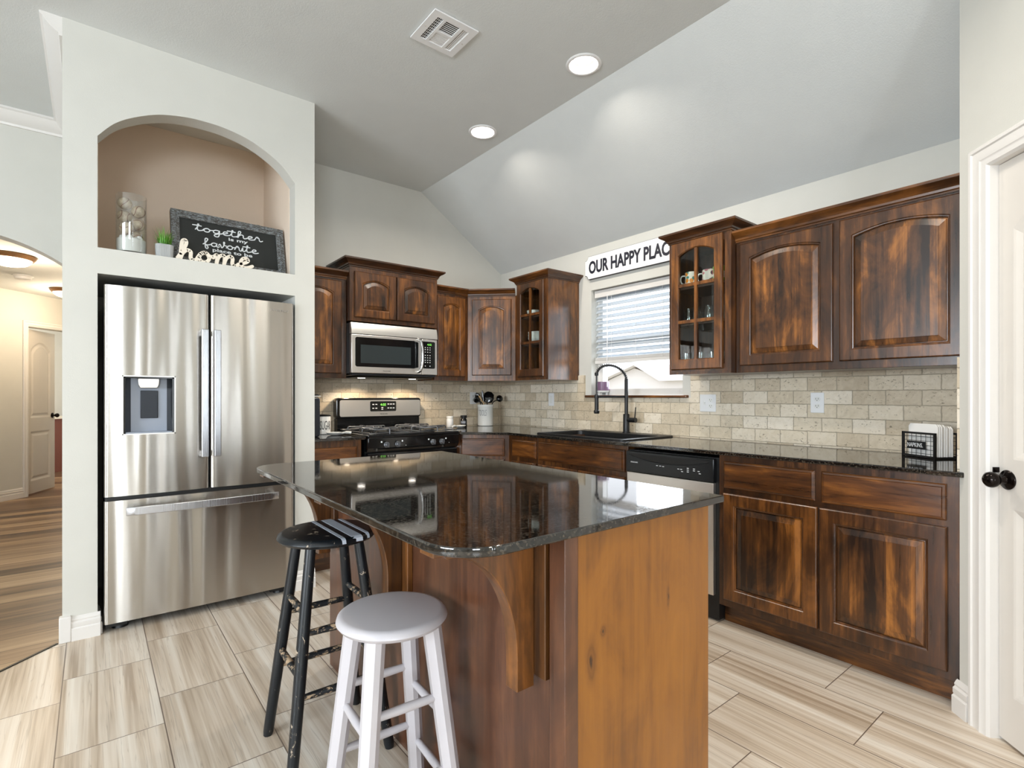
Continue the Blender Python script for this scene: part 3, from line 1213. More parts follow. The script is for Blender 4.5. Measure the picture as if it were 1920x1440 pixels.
# --- glass cabinet right of the window
t = thing('glass_cabinet', 'glass-door upper cabinet with mugs and jars, right of the window', 'cabinet', (-.19, -2.445, GB))
open_carcass(FW, 2.238, 2.652, GB, GT, .358, t, (1.660, 1.886))
glass_door(FW, 2.262, 2.606, 1.364, 2.156, .358, .037, (1.660, 1.886), t)
crown_run(FW, [(2.238, .002), (2.238, .358), (2.652, .358), (2.652, .002)], GT - .003, t, .95)
# --- two-door upper cabinet at right
t = thing('wall_cabinet', 'large two-door upper cabinet at far right with blotchy arched panels', 'cabinet', (-.15, -3.19, UB))
carcass(FW, 2.654, 3.730, UB, UT, .305, t)
panel_door(FW, 2.683, 3.170, 1.375, 2.074, .305, .030, t, .055)
panel_door(FW, 3.199, 3.690, 1.375, 2.078, .305, .030, t, .055)
crown_run(FW, [(2.654, .305), (3.730, .305)], UT - .002, t)

# ------------------------------------------------------------------ base cabinets
BT = .893
BN = .645


def base_carcass(F, u0, u1, t, mat='wood'):
    mm = MB(F)
    mm.box(u0, u0 + .018, .10, BT, .002, BN - .02)
    mm.box(u1 - .018, u1, .10, BT, .002, BN - .02)
    mm.box(u0 + .018, u1 - .018, .10, .118, .002, BN - .02)
    mm.build('carcass', M[mat], t, smooth=0)
    mm = MB(F)
    mm.box(u0, u1, .10, BT, BN - .02, BN)
    mm.bevel(.0015, 1)
    mm.build('face_frame', M[mat], t, smooth=0)
    mm = MB(F)
    mm.box(u0, u1, 0, .10, .02, .585)
    mm.build('toe_kick', M[mat + '_h'], t, smooth=0)


t = thing('base_cabinet', 'base cabinet with two drawers over two doors, right of the dishwasher', 'cabinet', (-.32, -3.23, 0))
base_carcass(FW, 2.742, 3.728, t)
slab_front(FW, 2.772, 3.216, .721, .860, BN, t)
slab_front(FW, 3.244, 3.690, .718, .860, BN, t)
panel_door(FW, 2.772, 3.228, .140, .694, BN, 0, t, .058)
panel_door(FW, 3.237, 3.693, .134, .694, BN, 0, t, .058)
t = thing('sink_cabinet', 'sink base cabinet with a wide false drawer front', 'cabinet', (-.32, -1.72, 0))
base_carcass(FW, 1.296, 2.136, t)
slab_front(FW, 1.314, 2.116, .727, .866, BN, t, 'false_drawer_front')
panel_door(FW, 1.314, 1.711, .140, .696, BN, 0, t, .055)
panel_door(FW, 1.719, 2.116, .140, .696, BN, 0, t, .055)
t = thing('base_cabinet', 'narrow one-drawer base cabinet left of the sink cabinet', 'cabinet', (-.32, -1.13, 0))
base_carcass(FW, .955, 1.294, t)
slab_front(FW, 1.000, 1.284, .731, .862, BN, t)
panel_door(FW, 1.000, 1.284, .140, .696, BN, 0, t, .055)
t = thing('corner_base_cabinet', 'diagonal corner base cabinet under the utensil crock', 'cabinet', (-.35, -.35, 0))
m = MB()
m.prism([(-.958, -.003), (-.003, -.003), (-.003, -.953), (-.645, -.953), (-.645, -.948), (-.953, -.640), (-.958, -.640)], .10, BT)
m.build('carcass', M['wood'], t, smooth=0)
m = MB()
m.prism([(-.95, -.01), (-.01, -.01), (-.01, -.95), (-.60, -.95), (-.90, -.60), (-.95, -.6)], 0, .10)
m.build('toe_kick', M['wood_h'], t, smooth=0)
FB = frame_matrix((-.953, -.640, 0), (1, -1, 0))
slab_front(FB, .048, .398, .722, .862, .001, t)
panel_door(FB, .048, .398, .140, .696, .001, 0, t, .055)
t = thing('base_cabinet', 'base cabinet drawer peeking out left of the range', 'cabinet', (-1.93, -.32, 0))
base_carcass(FS, -2.136, -1.745, t)
slab_front(FS, -2.11, -1.782, .715, .846, BN, t)
panel_door(FS, -2.11, -1.782, .140, .690, BN, 0, t, .055)

# ------------------------------------------------------------------ countertops
CT0, CT1 = .894, .914
m = MB()
m.prism([(-.962, -.003), (-.003, -.003), (-.003, -3.726), (-.660, -3.726), (-.686, -3.752), (-.692, -3.745), (-.692, -.985),
         (-.955, -.700), (-.962, -.690)], CT0, CT1)
m.bevel(.004, 2)
ct = m.build('countertop', M['granite'], None, smooth=30, base=(-.35, -1.5, CT0))
tag(ct, 'L-shaped black granite countertop along the window wall', 'countertop')
SX0, SX1, SY0, SY1 = -.605, -.045, -1.222, -2.062      # sink outline
cut(ct, [(SX0 + .015, SX1 - .015, SY1 + .015, SY0 - .015, .80, 1.0)])
m = MB()
m.box(-2.138, -1.728, -.690, -.003, CT0, CT1)
m.bevel(.004, 2)
tag(m.build('countertop', M['granite'], None, smooth=30, base=(-1.93, -.35, CT0)), 'short piece of black granite countertop left of the range',
    'countertop')

# backsplash
m = MB()
m.box(-2.138, -.002, -.011, -.0005, .914, 1.345)
struct(m.build('trim_backsplash_stove', M['brick_back'], smooth=0), 'tumbled travertine brick backsplash behind the range', 'backsplash')
m = MB()
m.box(-.011, -.0005, -.012, -1.170, .914, 1.375)
m.box(-.011, -.0005, -1.170, -2.168, .914, 1.188)
m.box(-.011, -.0005, -2.168, -3.722, .914, 1.345)
struct(m.build('trim_backsplash_window', M['brick_side'], smooth=0), 'tumbled travertine brick backsplash under the window and right cabinets', 'backsplash')
m = MB()
m.box(-.655, -.012, YP, YP + .011, .914, 1.350)
struct(m.build('trim_backsplash_return', M['brick_back'], smooth=0), 'edge of the travertine on the short return wall', 'backsplash')

# ------------------------------------------------------------------ island
t = thing('kitchen_island', 'kitchen island with honey-stained end panel and curved corbels under the overhang', 'island', (-2.13, -2.63, 0))
IX0, IX1, IY0, IY1 = -2.40, -1.86, -3.390, -1.88
m = MB()
m.box(IX0, IX1, IY0 + .018, IY1, .0, CT0 - .001)
m.build('carcass', M['wood'], t, smooth=0)
m = MB()
m.box(IX0 + .02, IX1 + .022, IY0, IY0 + .018, 0, CT0 - .001)
m.bevel(.002, 1)
m.build('end_panel', M['wood_honey'], t, smooth=0, label='honey-coloured knotty end panel')
m = MB()
m.box(IX0 - .022, IX0 + .0195, IY0 - .003, IY0 + .05, 0, CT0 - .001)
m.bevel(.003, 2)
m.build('corner_stile', M['wood_island'], t, smooth=30)
m = MB()
m.box(IX0 - .006, IX0, IY0 + .05, IY1, 0, CT0 - .001)
m.build('back_panel', M['wood_island'], t, smooth=0)
# drawers and doors face the range side
FI = frame_matrix((IX1, IY0 + .05, 0), (0, 1, 0))
for k in range(3):
    panel_door(FI, .03 + k * .48, .49 + k * .48, .12, .70, 0.0, 0, t, .058)
    slab_front(FI, .03 + k * .48, .49 + k * .48, .72, .86, 0.0, t)
for yc in (-3.293, -2.62, -1.945):
    m = MB()
    m.box(IX0 - .026, IX0 - .006, yc - .050 + .012, yc + .062, .545, CT0 - .001)
    m.bevel(.002, 1)
    m.build('corbel_board', M['wood_corbel'], t, smooth=0)
    m = MB()
    xb = IX0 - .026
    prof = [(xb, CT0 - .022), (xb, .520), (xb - .052, .520), (xb - .052, .60)]
    for k in range(1, 15):
        a = k / 14
        # quarter sweep from the slim foot out to the tip under the counter
        prof.append((xb - .052 - .185 * (1 - math.cos(a * PI / 2)), .60 + .262 * math.sin(a * PI / 2)))
    prof.append((xb - .245, CT0 - .022))
    m.prism(prof, yc - .0, yc + .042, 'y')
    m.bevel(.002, 1, 50)
    m.build('corbel', M['wood_corbel'], t, smooth=30)
    m = MB()
    m.box(xb - .275, xb + .02, yc - .006, yc + .050, CT0 - .022, CT0 - .001)
    m.bevel(.002, 1)
    m.build('corbel_cap', M['wood_corbel'], t, smooth=0)
# island top with rounded seating-side corners
m = MB()
X0, X1, Y0, Y1, R = -2.726, -1.810, -3.424, -1.852, .115
P = [(X1, Y0), (X1, Y1)]
for cx, cy, a0 in ((X0 + R, Y1 - R, 90), (X0 + R, Y0 + R, 180)):
    for k in range(11):
        a = math.radians(a0 + 90 * k / 10)
        P.append((cx + R * math.cos(a), cy + R * math.sin(a)))
m.prism(P, CT0, CT1)
m.bevel(.004, 3, 50)
tag(m.build('island_countertop', M['granite'], None, smooth=30, base=(-2.27, -2.63, CT0)), 'polished black granite island top with two rounded corners',
    'countertop')

# ================================================================== REFRIGERATOR
t = thing('refrigerator', 'stainless french-door refrigerator with water dispenser and bottom freezer drawer', 'refrigerator', (-2.735, -.5, 0))
RX0, RX1, RM = -3.192, -2.275, -2.7265
m = MB()
m.box(RX0 + .006, RX1 - .006, -.828, -.075, .045, 1.742)
m.build('cabinet', M['steel_dark'], t, smooth=0)


def bowed_slab(x0, x1, z0, z1, yb, yf, bow, r, mm):
    """door slab with rounded vertical edges and a slightly bowed face (front towards -y)"""
    P = [(x0, yb)]
    K = 6
    w = x1 - x0
    for k in range(K + 1):
        a = PI / 2 * k / K
        P.append((x0 + r - r * math.cos(a), yf + r - r * math.sin(a)))
    for k in range(1, 16):
        q = k / 16
        P.append((x0 + r + (w - 2 * r) * q, yf - bow * (1 - (2 * q - 1) ** 2)))
    for k in range(K + 1):
        a = PI / 2 * (1 - k / K)
        P.append((x1 - r + r * math.cos(a), yf + r - r * math.sin(a)))
    P.append((x1, yb))
    mm.prism(P, z0, z1)
    return mm


def fridge_door(name, x0, x1, z0, z1):
    mm = bowed_slab(x0, x1, z0, z1, -.826, -.888, .010, .016, MB())
    return mm.build(name, M['steel'], t, smooth=40)


dl = fridge_door('door', RX0, RM - .003, .690, 1.764)
dr = fridge_door('door', RM + .003, RX1, .690, 1.764)
dz = fridge_door('freezer_drawer', RX0, RX1, .048, .668)
# dispenser recess
PX0, PX1, PZ0, PZ1 = -3.119, -2.889, 1.002, 1.306
cut(dl, [(PX0, PX1, -1.0, -.840, PZ0, PZ1)], .3)
YN = -.8965
m = MB()
for (a, b, c, d) in ((PX0, PX0 + .004, PZ0, PZ1), (PX1 - .004, PX1, PZ0, PZ1), (PX0, PX1, PZ0, PZ0 + .004), (PX0, PX1, PZ1 - .004, PZ1)):
    m.box(a - .001, b + .001, -.8995, -.842, c - .001, d + .001)
dd = m.build('dispenser_frame', M['steel_plain'], dl, smooth=0)
m = MB()
m.box(PX0 + .004, PX1 - .004, -.846, -.8405, PZ0 + .004, PZ1 - .004)
m.build('dispenser_back', M['gray_plastic'], dl, smooth=0)
m = MB()
m.prism([(PX0 + .004, -.895), (PX0 + .014, -.895), (PX0 + .038, -.846), (PX0 + .004, -.846)], PZ0 + .004, PZ1 - .004)
m.prism([(PX1 - .004, -.895), (PX1 - .014, -.895), (PX1 - .034, -.846), (PX1 - .004, -.846)], PZ0 + .004, PZ1 - .004)
m.box(PX0 + .004, PX1 - .004, -.895, -.846, PZ1 - .012, PZ1 - .004)
m.build('dispenser_cheeks', M['black_gloss'], dl, smooth=0)
m = MB()
m.prism([(-3.052, 1.294), (-2.958, 1.294), (-2.960, 1.262), (-2.968, 1.243), (-3.042, 1.243), (-3.050, 1.262)], -.878, -.846, 'y')
m.bevel(.003, 2)
m.build('dispenser_nozzle', M['steel_plain'], dl, smooth=30)
m = MB()
m.box(-3.040, -2.963, -.854, -.846, 1.084, 1.230)
m.bevel(.003, 2)
m.build('dispenser_paddle', M['steel_dark'], dl, smooth=30)
m = MB()
m.box(PX0 + .012, PX1 - .012, -.893, -.846, PZ0 + .004, PZ0 + .012)
m.build('drip_tray', M['gray_plastic'], dl, smooth=0)
# handles
for par, x in ((dl, -2.757), (dr, -2.696)):
    m = MB()
    m.box(x - .017, x + .017, -.952, -.935, .868, 1.566)
    m.bevel(.004, 3)
    h = m.build('handle', M['handle'], par, smooth=30)
    for z in (.885, 1.549):
        m = MB()
        m.box(x - .013, x + .013, -.936, -.893, z - .015, z + .015)
        m.build('handle_mount', M['handle'], par, smooth=0)
m = MB()
P = [(-3.104 + .726 * k / 20, -.952 - .014 * (1 - (k / 10 - 1) ** 2)) for k in range(21)]
m.prism(P + [(x, y + .016) for x, y in P[::-1]], .596, .637)
m.bevel(.003, 2, 50)
m.build('handle', M['handle'], dz, smooth=30)
for x in (-3.085, -2.397):
    m = MB()
    m.box(x - .012, x + .012, -.944, -.887, .602, .631)
    m.build('handle_mount', M['handle'], dz, smooth=0)
m = MB()
m.text('SAMSUNG', (-2.418, -.8965, 1.706), (1, 0, 0), (0, 0, 1), .106, .013)
m.build('lettering', plain('faint_logo', srgb(168, 163, 156), .5, .6), dr, smooth=0)
m = MB()
m.box(RX0 + .004, RX1 - .004, -.872, -.826, .669, .689)
m.build('door_gasket', M['black_matte'], t, smooth=0)
for x in (-3.125, -2.34):
    m = MB()
    m.cyl((x, -.80, .0), (x, -.80, .018), .036, .030, 20)
    m.box(x - .06, x + .03, -.845, -.76, .018, .046)
    m.build('foot', M['black_matte'], t, smooth=30)
m = MB()
m.box(RX0 + .02, RX1 - .02, -.70, -.68, .01, .045)
m.build('base_grille', M['black_matte'], t, smooth=0)
for x in (RX0 + .06, RX1 - .06):
    m = MB()
    m.box(x - .05, x + .05, -.82, -.70, 1.742, 1.760)
    m.build('hinge_cover', M['black_matte'], t, smooth=0)

# ================================================================== MICROWAVE
t = thing('microwave', 'stainless over-the-range microwave with black window and green clock', 'microwave', (-1.343, -.2, 1.36))
MX0, MX1 = -1.722, -.982
m = MB()
m.box(MX0, MX1, -.368, -.004, 1.372, 1.757)
m.build('case', M['black_panel'], t, smooth=0)
m = MB()
m.box(MX0 + .01, MX1 - .01, -.39, -.02, 1.360, 1.372)
m.prism([(-.02, 1.36), (-.39, 1.36), (-.36, 1.345), (-.05, 1.345)], MX0 + .06, MX1 - .03, 'x')
m.build('underside', M['steel_dark'], t, smooth=0)
for x in (-1.567, -1.118):
    m = MB()
    m.lathe([(.030, 1.3455), (.030, 1.3435), (.001, 1.3430)], (x, -.22, 0), (0, 0, 1), 20)
    k = m.build('cooktop_light', M['lamp'], t, smooth=0)
    d_ = bpy.data.lights.new('cooktop_bulb', 'SPOT')
    d_.energy = 10
    d_.color = (1.0, .80, .58)
    d_.spot_size = math.radians(150)
    d_.spot_blend = .4
    d_.shadow_soft_size = .025
    o_ = bpy.data.objects.new('cooktop_bulb', d_)
    o_.location = Vector((x, -.22, 1.338)) - t.location
    o_.parent = t
    COL.objects.link(o_)
m = MB()
m.prism([(-.368, 1.757), (-.392, 1.757), (-.400, 1.735), (-.406, 1.700), (-.407, 1.673), (-.368, 1.673)], MX0, MX1, 'x')
m.build('vent_hood', M['steel_plain'], t, smooth=30)
MD0 = -1.128
m = MB()
m.box(MX0, MD0 - .001, -.404, -.369, 1.376, 1.669)
m.bevel(.004, 2)
d = m.build('door', M['steel_plain'], t, smooth=30)
m = MB()
P = rect_loop(-1.692, -1.190, 1.424, 1.646)
m.prism([(-1.682, 1.424), (-1.200, 1.424), (-1.160, 1.434), (-1.160, 1.636), (-1.200, 1.648), (-1.682, 1.648), (-1.692, 1.638), (-1.692, 1.434)],
        -.4055, -.398, 'y')
m.build('window', M['black_gloss'], d, smooth=0)
m = MB()
m.box(-1.650, -1.228, -.4062, -.400, 1.452, 1.592)
m.build('window_screen', plain('microwave_screen', srgb(52, 60, 62), .18), d, smooth=0)
m = MB()
pts = smooth_path([(-1.165, -.404, 1.662), (-1.158, -.440, 1.650), (-1.150, -.452, 1.600), (-1.148, -.456, 1.53), (-1.150, -.452, 1.46),
                   (-1.158, -.440, 1.408), (-1.165, -.404, 1.396)], 6)
m.tube(pts, .0115, 12)
m.build('handle', M['chrome'], d, smooth=60)
m = MB()
m.text('FRIGIDAIRE', (-1.468, -.4042, 1.392), (1, 0, 0), (0, 0, 1), .064, .0075)
m.build('lettering', M['dark_print'], d, smooth=0)
m = MB()
m.box(MD0 + .001, MX1, -.404, -.369, 1.376, 1.669)
m.bevel(.004, 2)
c = m.build('control_panel', M['steel_plain'], t, smooth=30)
m = MB()
m.prism([(-1.122, 1.428), (-1.012, 1.428), (-1.004, 1.436), (-1.004, 1.642), (-1.012, 1.650), (-1.122, 1.650)], -.4055, -.398, 'y')
m.build('keypad', M['black_gloss'], c, smooth=0)
m = MB()
m.text('4:02', (-1.078, -.406, 1.618), (1, 0, 0), (0, 0, 1), .040, .016)
m.build('clock_digits', M['green_led'], c, smooth=0)
for r, z in enumerate((1.600, 1.583, 1.563, 1.536, 1.516, 1.496, 1.478, 1.448)):
    for k in range(3):
        if r == 7 and k == 1:
            continue
        x = -1.096 + k * .022
        m = MB()
        m.box(x - .004, x + .004, -.4062, -.405, z - .0035, z + .0035)
        m.build('key', M['white_print'], c, smooth=0)

# ================================================================== RANGE
t = thing('gas_range', 'black freestanding gas range with stainless backguard and cast iron grates', 'range', (-1.345, -.35, 0))
GX0, GX1 = -1.724, -.966
m = MB()
m.box(GX0, GX1, -.655, -.02, .03, .905)
m.build('body', M['black_panel'], t, smooth=0)
m = MB()
m.box(GX0, GX1, -.715, -.10, .903, .925)
m.bevel(.006, 2)
m.build('cooktop', M['black_gloss'], t, smooth=30)
m = MB()
m.prism([(-.655, .80), (-.690, .80), (-.712, .830), (-.716, .903), (-.655, .903)], GX0, GX1, 'x')
m.bevel(.004, 2)
c = m.build('control_panel', M['black_gloss'], t, smooth=30)
m = MB()
m.box(GX0 + .005, GX1 - .005, -.695, -.656, .23, .792)
m.bevel(.005, 2)
d = m.build('oven_door', M['black_gloss'], t, smooth=30)
m = MB()
m.tube([(GX0 + .08, -.73, .745), (GX1 - .08, -.73, .745)], .012, 14)
for x in (GX0 + .1, GX1 - .1):
    m.cyl((x, -.73, .745), (x, -.69, .745), .009)
m.build('handle', M['steel_plain'], d, smooth=40)
m = MB()
m.box(GX0 + .005, GX1 - .005, -.690, -.656, .05, .222)
m.build('storage_drawer', M['black_gloss'], t, smooth=0)
for x in (-1.585, -1.497, -1.203, -1.125):
    m = MB()
    m.lathe([(.021, 0), (.021, .006), (.017, .010), (.016, .022), (.012, .026), (.001, .026)], (x, -.713, .850), (0, -1, .12), 20)
    m.box(x - .0045, x + .0045, -.748, -.728, .834, .870)
    m.build('knob', M['grate'], c, smooth=35)
for x in (-1.623, -1.460, -1.240, -1.088):
    m = MB()
    m.lathe([(.006, 0), (.006, .0030)], (x, -.7128, .872), (0, -1, .1), 14)
    m.lathe([(.0025, 0), (.0025, .0030)], (x + .03, -.7112, .838), (0, -1, .1), 8)
    m.build('knob_mark', M['white_print'], c, smooth=0)
# backguard
m = MB()
m.box(GX0 + .012, GX1 - .012, -.085, -.02, .905, 1.02)
m.build('backguard_base', M['black_gloss'], t, smooth=0)


def rounded_rect(x0, x1, z0, z1, r, K=5):
    P = []
    for cx, cz, a0 in ((x1 - r, z0 + r, -90), (x1 - r, z1 - r, 0), (x0 + r, z1 - r, 90), (x0 + r, z0 + r, 180)):
        for k in range(K + 1):
            a = math.radians(a0 + 90 * k / K)
            P.append((cx + r * math.cos(a), cz + r * math.sin(a)))
    return P


m = MB()
m.prism(rounded_rect(GX0 + .002, GX1 - .004, 1.020, 1.185, .022), -.098, -.022, 'y')
m.bevel(.005, 2, 50)
bg = m.build('backguard', M['black_gloss'], t, smooth=30)
m = MB()
m.prism(rounded_rect(GX0 + .028, GX1 - .010, 1.034, 1.168, .014), -.1005, -.098, 'y')
m.build('steel_face', M['steel_plain'], bg, smooth=0)
m = MB()
m.prism(rounded_rect(-1.442, -1.208, 1.073, 1.157, .010), -.1022, -.1, 'y')
m.build('display', M['black_gloss'], bg, smooth=0)
m = MB()
m.text('4:02', (-1.352, -.1024, 1.119), (1, 0, 0), (0, 0, 1), .050, .020)
m.build('clock_digits', M['green_led'], bg, smooth=0)
for x, z in ((-1.415, 1.131), (-1.388, 1.131), (-1.415, 1.099), (-1.388, 1.099), (-1.335, 1.104), (-1.335, 1.090), (-1.28, 1.133), (-1.256, 1.133),
             (-1.232, 1.133), (-1.28, 1.100), (-1.256, 1.100), (-1.232, 1.100)):
    m = MB()
    m.box(x - .008, x + .008, -.1030, -.102, z - .0035, z + .0035)
    m.build('key', M['white_print'], bg, smooth=0)
m = MB()
m.text('FRIGIDAIRE', (-1.352, -.1008, 1.047), (1, 0, 0), (0, 0, 1), .066, .008)
m.build('lettering', M['dark_print'], bg, smooth=0)
# burners and grates
for bx in (-1.545, -1.145):
    for by in (-.27, -.55):
        m = MB()
        m.lathe([(.055, 0), (.055, .004), (.045, .006), (.043, .014), (.034, .017), (.001, .018)], (bx, by, .925), (0, 0, 1), 24)
        m.build('burner', M['black_matte'], t, smooth=35)
for gx in (-1.545, -1.145):
    m = MB()
    z = .962
    for by in (-.27, -.55):
        for sx in (-1, 1):
            m.tube(smooth_path([(gx + sx * .155, by, .926), (gx + sx * .150, by, z - .004), (gx + sx * .12, by, z), (gx + sx * .03, by, z)], 4), .0055, 8)
        for sy in (-1, 1):
            m.tube(smooth_path([(gx, by + sy * .135, .926), (gx, by + sy * .13, z - .004), (gx, by + sy * .105, z), (gx, by + sy * .03, z)], 4), .0055, 8)
        ring = [(gx + .118 * math.cos(2 * PI * k / 24), by + .100 * math.sin(2 * PI * k / 24), z - .006) for k in range(25)]
        m.tube(ring, .005, 8)
    m.tube([(gx - .155, -.13, .934), (gx + .155, -.13, .934), (gx + .155, -.69, .934), (gx - .155, -.69, .934), (gx - .155, -.13, .934)], .005, 8)
    m.build('grate', M['grate'], t, smooth=50)

# ================================================================== DISHWASHER
t = thing('dishwasher', 'dishwasher with black control strip and stainless door, under the counter right of the sink', 'dishwasher', (-.35, -2.44, 0))
m = MB(FW)
m.box(2.140, 2.740, .012, .872, .02, .640)
m.build('tub', M['black_matte'], t, smooth=0)
m = MB(FW)
m.box(2.146, 2.722, .142, .738, .640, .668)
m.bevel(.004, 2)
m.build('door', M['steel_plain'], t, smooth=30)
m = MB(FW)
m.box(2.143, 2.726, .741, .866, .640, .672)
m.bevel(.004, 2)
c = m.build('control_panel', M['black_panel'], t, smooth=30)
m = MB(FW)
P = [(2.165 + .53 * k / 16, .846 - .034 * (1 - (k / 8 - 1) ** 2)) for k in range(17)]
m.prism(P + [(2.695, .852), (2.165, .852)], .6722, .6735)
m.build('handle_recess', M['interior'], c, smooth=0)
m = MB(FW)
m.tube([(p[0], p[1] - .002, .673) for p in P], .0018, 6)
m.build('handle_lip', M['steel_dark'], c, smooth=50)
m = MB(FW)
m.text('FRIGIDAIRE', (2.180, .797, .6724), (1, 0, 0), (0, 1, 0), .052, .0075)
m.build('lettering', M['white_print'], c, smooth=0)
for cluster in (((2.37, .796), (2.392, .796), (2.412, .795)), ((2.512, .792), (2.53, .792), (2.536, .78)),
                ((2.572, .802), (2.572, .792), (2.572, .782)), ((2.61, .792), (2.61, .802)), ((2.638, .792), (2.645, .780))):
    m = MB(FW)
    for u, v in cluster:
        m.box(u - .006, u + .006, v - .002, v + .002, .6722, .673)
    m.build('key_legend', M['white_print'], c, smooth=0)
m = MB(FW)
m.box(2.146, 2.735, .012, .136, .56, .60)
m.build('toe_panel', M['black_matte'], t, smooth=0)

# ================================================================== SINK AND FAUCET
t = thing('kitchen_sink', 'black drop-in single-bowl kitchen sink under the window', 'sink', (-.33, -1.64, .914))


def rect_ring(x0, x1, y0, y1, z, r=.03, K=5):
    P = []
    for cx, cy, a0 in ((x1 - r, y0 + r, -90), (x1 - r, y1 - r, 0), (x0 + r, y1 - r, 90), (x0 + r, y0 + r, 180)):
        for k in range(K + 1):
            a = math.radians(a0 + 90 * k / K)
            P.append((cx + r * math.cos(a), cy + r * math.sin(a), z))
    return P


m = MB()
bx0, bx1, by0, by1 = SX0 + .030, SX1 - .115, SY1 + .035, SY0 - .035
m.loops([rect_ring(SX0, SX1, SY1, SY0, .9145, .025), rect_ring(SX0, SX1, SY1, SY0, .921, .025),
         rect_ring(SX0 + .004, SX1 - .004, SY1 + .004, SY0 - .004, .924, .025),
         rect_ring(bx0 - .004, bx1 + .004, by0 - .004, by1 + .004, .924, .04), rect_ring(bx0, bx1, by0, by1, .920, .04),
         rect_ring(bx0 + .012, bx1 - .012, by0 + .012, by1 - .012, .74, .05),
         rect_ring(bx0 + .05, bx1 - .05, by0 + .05, by1 - .05, .715, .05)], False, True)
m.build('basin', M['black_matte'], t, smooth=35)
m = MB()
m.lathe([(.001, .7165), (.042, .7165), (.045, .7185), (.043, .7195), (.001, .7175)], (-.36, -1.64, 0), (0, 0, 1), 24)
m.build('drain', M['steel_plain'], t)

fx, fy = -.100, -1.682
t = thing('kitchen_faucet', 'tall matte black spring-neck kitchen faucet behind the sink', 'faucet', (fx, fy, .924))
hx, hy = -.305, -1.570          # where the spray head hangs
dv = Vector((hx - fx, hy - fy, 0))
m = MB()
m.lathe([(.030, .924), (.030, .930), (.0245, .934), (.0235, 1.060), (.021, 1.066), (.0135, 1.068), (.0135, 1.325), (.011, 1.330)], (fx, fy, 0), (0, 0, 1), 24)
m.build('body', M['black_matte'], t, smooth=40)
m = MB()
m.cyl((fx, fy - .012, 1.022), (fx, fy - .088, 1.022), .018, .018, 20)
m.cyl((fx, fy - .078, 1.03), (fx - .004, fy - .090, 1.118), .0048, .004, 10)
m.build('lever_handle', M['black_matte'], t, smooth=40)
arc = []
for k in range(33):
    a = PI * k / 32
    q = .5 - .5 * math.cos(a)
    arc.append(Vector((fx, fy, 1.325)) + dv * q + Vector((0, 0, .088 * math.sin(a) + .035 * q)))
m = MB()
m.tube(arc + [Vector((hx, hy, 1.30)), Vector((hx, hy, 1.20))], .0062, 10)
m.build('hose', M['black_matte'], t, smooth=60)
m = MB()
L = 0
coil = []
turns = 22
NN = turns * 12
for i in range(NN + 1):
    q = i / NN
    x = q * (len(arc) - 1)
    k = min(int(x), len(arc) - 2)
    p = arc[k].lerp(arc[k + 1], x - k)
    tn = (arc[k + 1] - arc[k]).normalized()
    side = dv.normalized().cross(Vector((0, 0, 1)))
    e2 = side.cross(tn)
    a = 2 * PI * turns * q
    coil.append(p + (side * math.cos(a) + e2 * math.sin(a)) * .0105)
m.tube(coil, .0026, 6)
m.build('spring', M['black_matte'], t, smooth=60)
m = MB()
m.lathe([(.001, 1.070), (.018, 1.070), (.0215, 1.078), (.0215, 1.092), (.0155, 1.098), (.0145, 1.200), (.012, 1.212), (.007, 1.218)], (hx, hy, 0), (0, 0, 1), 20)
m.build('spray_head', M['black_matte'], t, smooth=40)
m = MB()
m.tube([(fx, fy, 1.196), (hx, hy, 1.196)], .0075, 10)
m.lathe([(.019, 1.186), (.019, 1.206)], (hx, hy, 0), (0, 0, 1), 18)
m.build('support_arm', M['black_matte'], t, smooth=40)
m = MB()
ep = arc[-1]
m.lathe([(.013, 1.352), (.015, 1.358), (.015, 1.372), (.011, 1.378)], (ep.x, ep.y, 0), (0, 0, 1), 16)
m.build('spring_collar', M['black_matte'], t, smooth=40)

# ================================================================== WINDOW: BLIND, PLANTER, OUTSIDE
t = thing('window_blind', 'white horizontal slat blind half raised in the sink window', 'blind', (.05, -1.667, 2.0))
m = MB(FW)
m.box(1.246, 2.088, 2.015, 2.072, -.085, -.030)
m.build('headrail', M['trim'], t, smooth=0)
SL = NT('blind_slat')
SL.set(Base_Color=srgb(184, 192, 200), Roughness=.45, Transmission_Weight=0.0)
tr = SL.n('ShaderNodeBsdfTranslucent', i_Color=(.80, .88, .95, 1))
mx = SL.n('ShaderNodeMixShader')
mx.inputs[0].default_value = .07
SL.l(SL.bsdf.outputs[0], mx.inputs[1])
SL.l(tr.outputs[0], mx.inputs[2])
SL.l(mx.outputs[0], SL.out.inputs['Surface'])
M['slat'] = SL.m
m = MB(FW)
zs = 2.000
k = 0
while zs > 1.515:
    c, s_ = math.cos(math.radians(40)), math.sin(math.radians(40))
    hw = .026
    nc = -.058
    # room-side edge hangs down
    a = (zs - hw * s_, nc + hw * c)
    b = (zs + hw * s_, nc - hw * c)
    mid = ((a[0] + b[0]) / 2 + .002, (a[1] + b[1]) / 2 + .003)
    th = .0026
    L = []
    for u in (1.250, 2.084):
        L.append([(u, a[0], a[1]), (u, mid[0], mid[1]), (u, b[0], b[1]), (u, b[0] - th, b[1] - .001), (u, mid[0] - th, mid[1] - .001), (u, a[0] - th, a[1] - .001)])
    m.loops(L)
    zs -= .0478
m.build('slats', M['slat'], t, smooth=30)
m = MB(FW)
for i in range(5):
    m.box(1.250, 2.084, 1.494 + i * .0045, 1.4975 + i * .0045, -.084, -.034)
m.box(1.248, 2.086, 1.468, 1.492, -.086, -.032)
m.build('bottom_rail', M['trim'], t, smooth=0)
m = MB(FW)
m.tube([(1.385, 2.03, -.026), (1.386, 1.275, -.024)], .0034, 8)
m.build('tilt_wand', M['white_plastic'], t, smooth=60)
m = MB(FW)
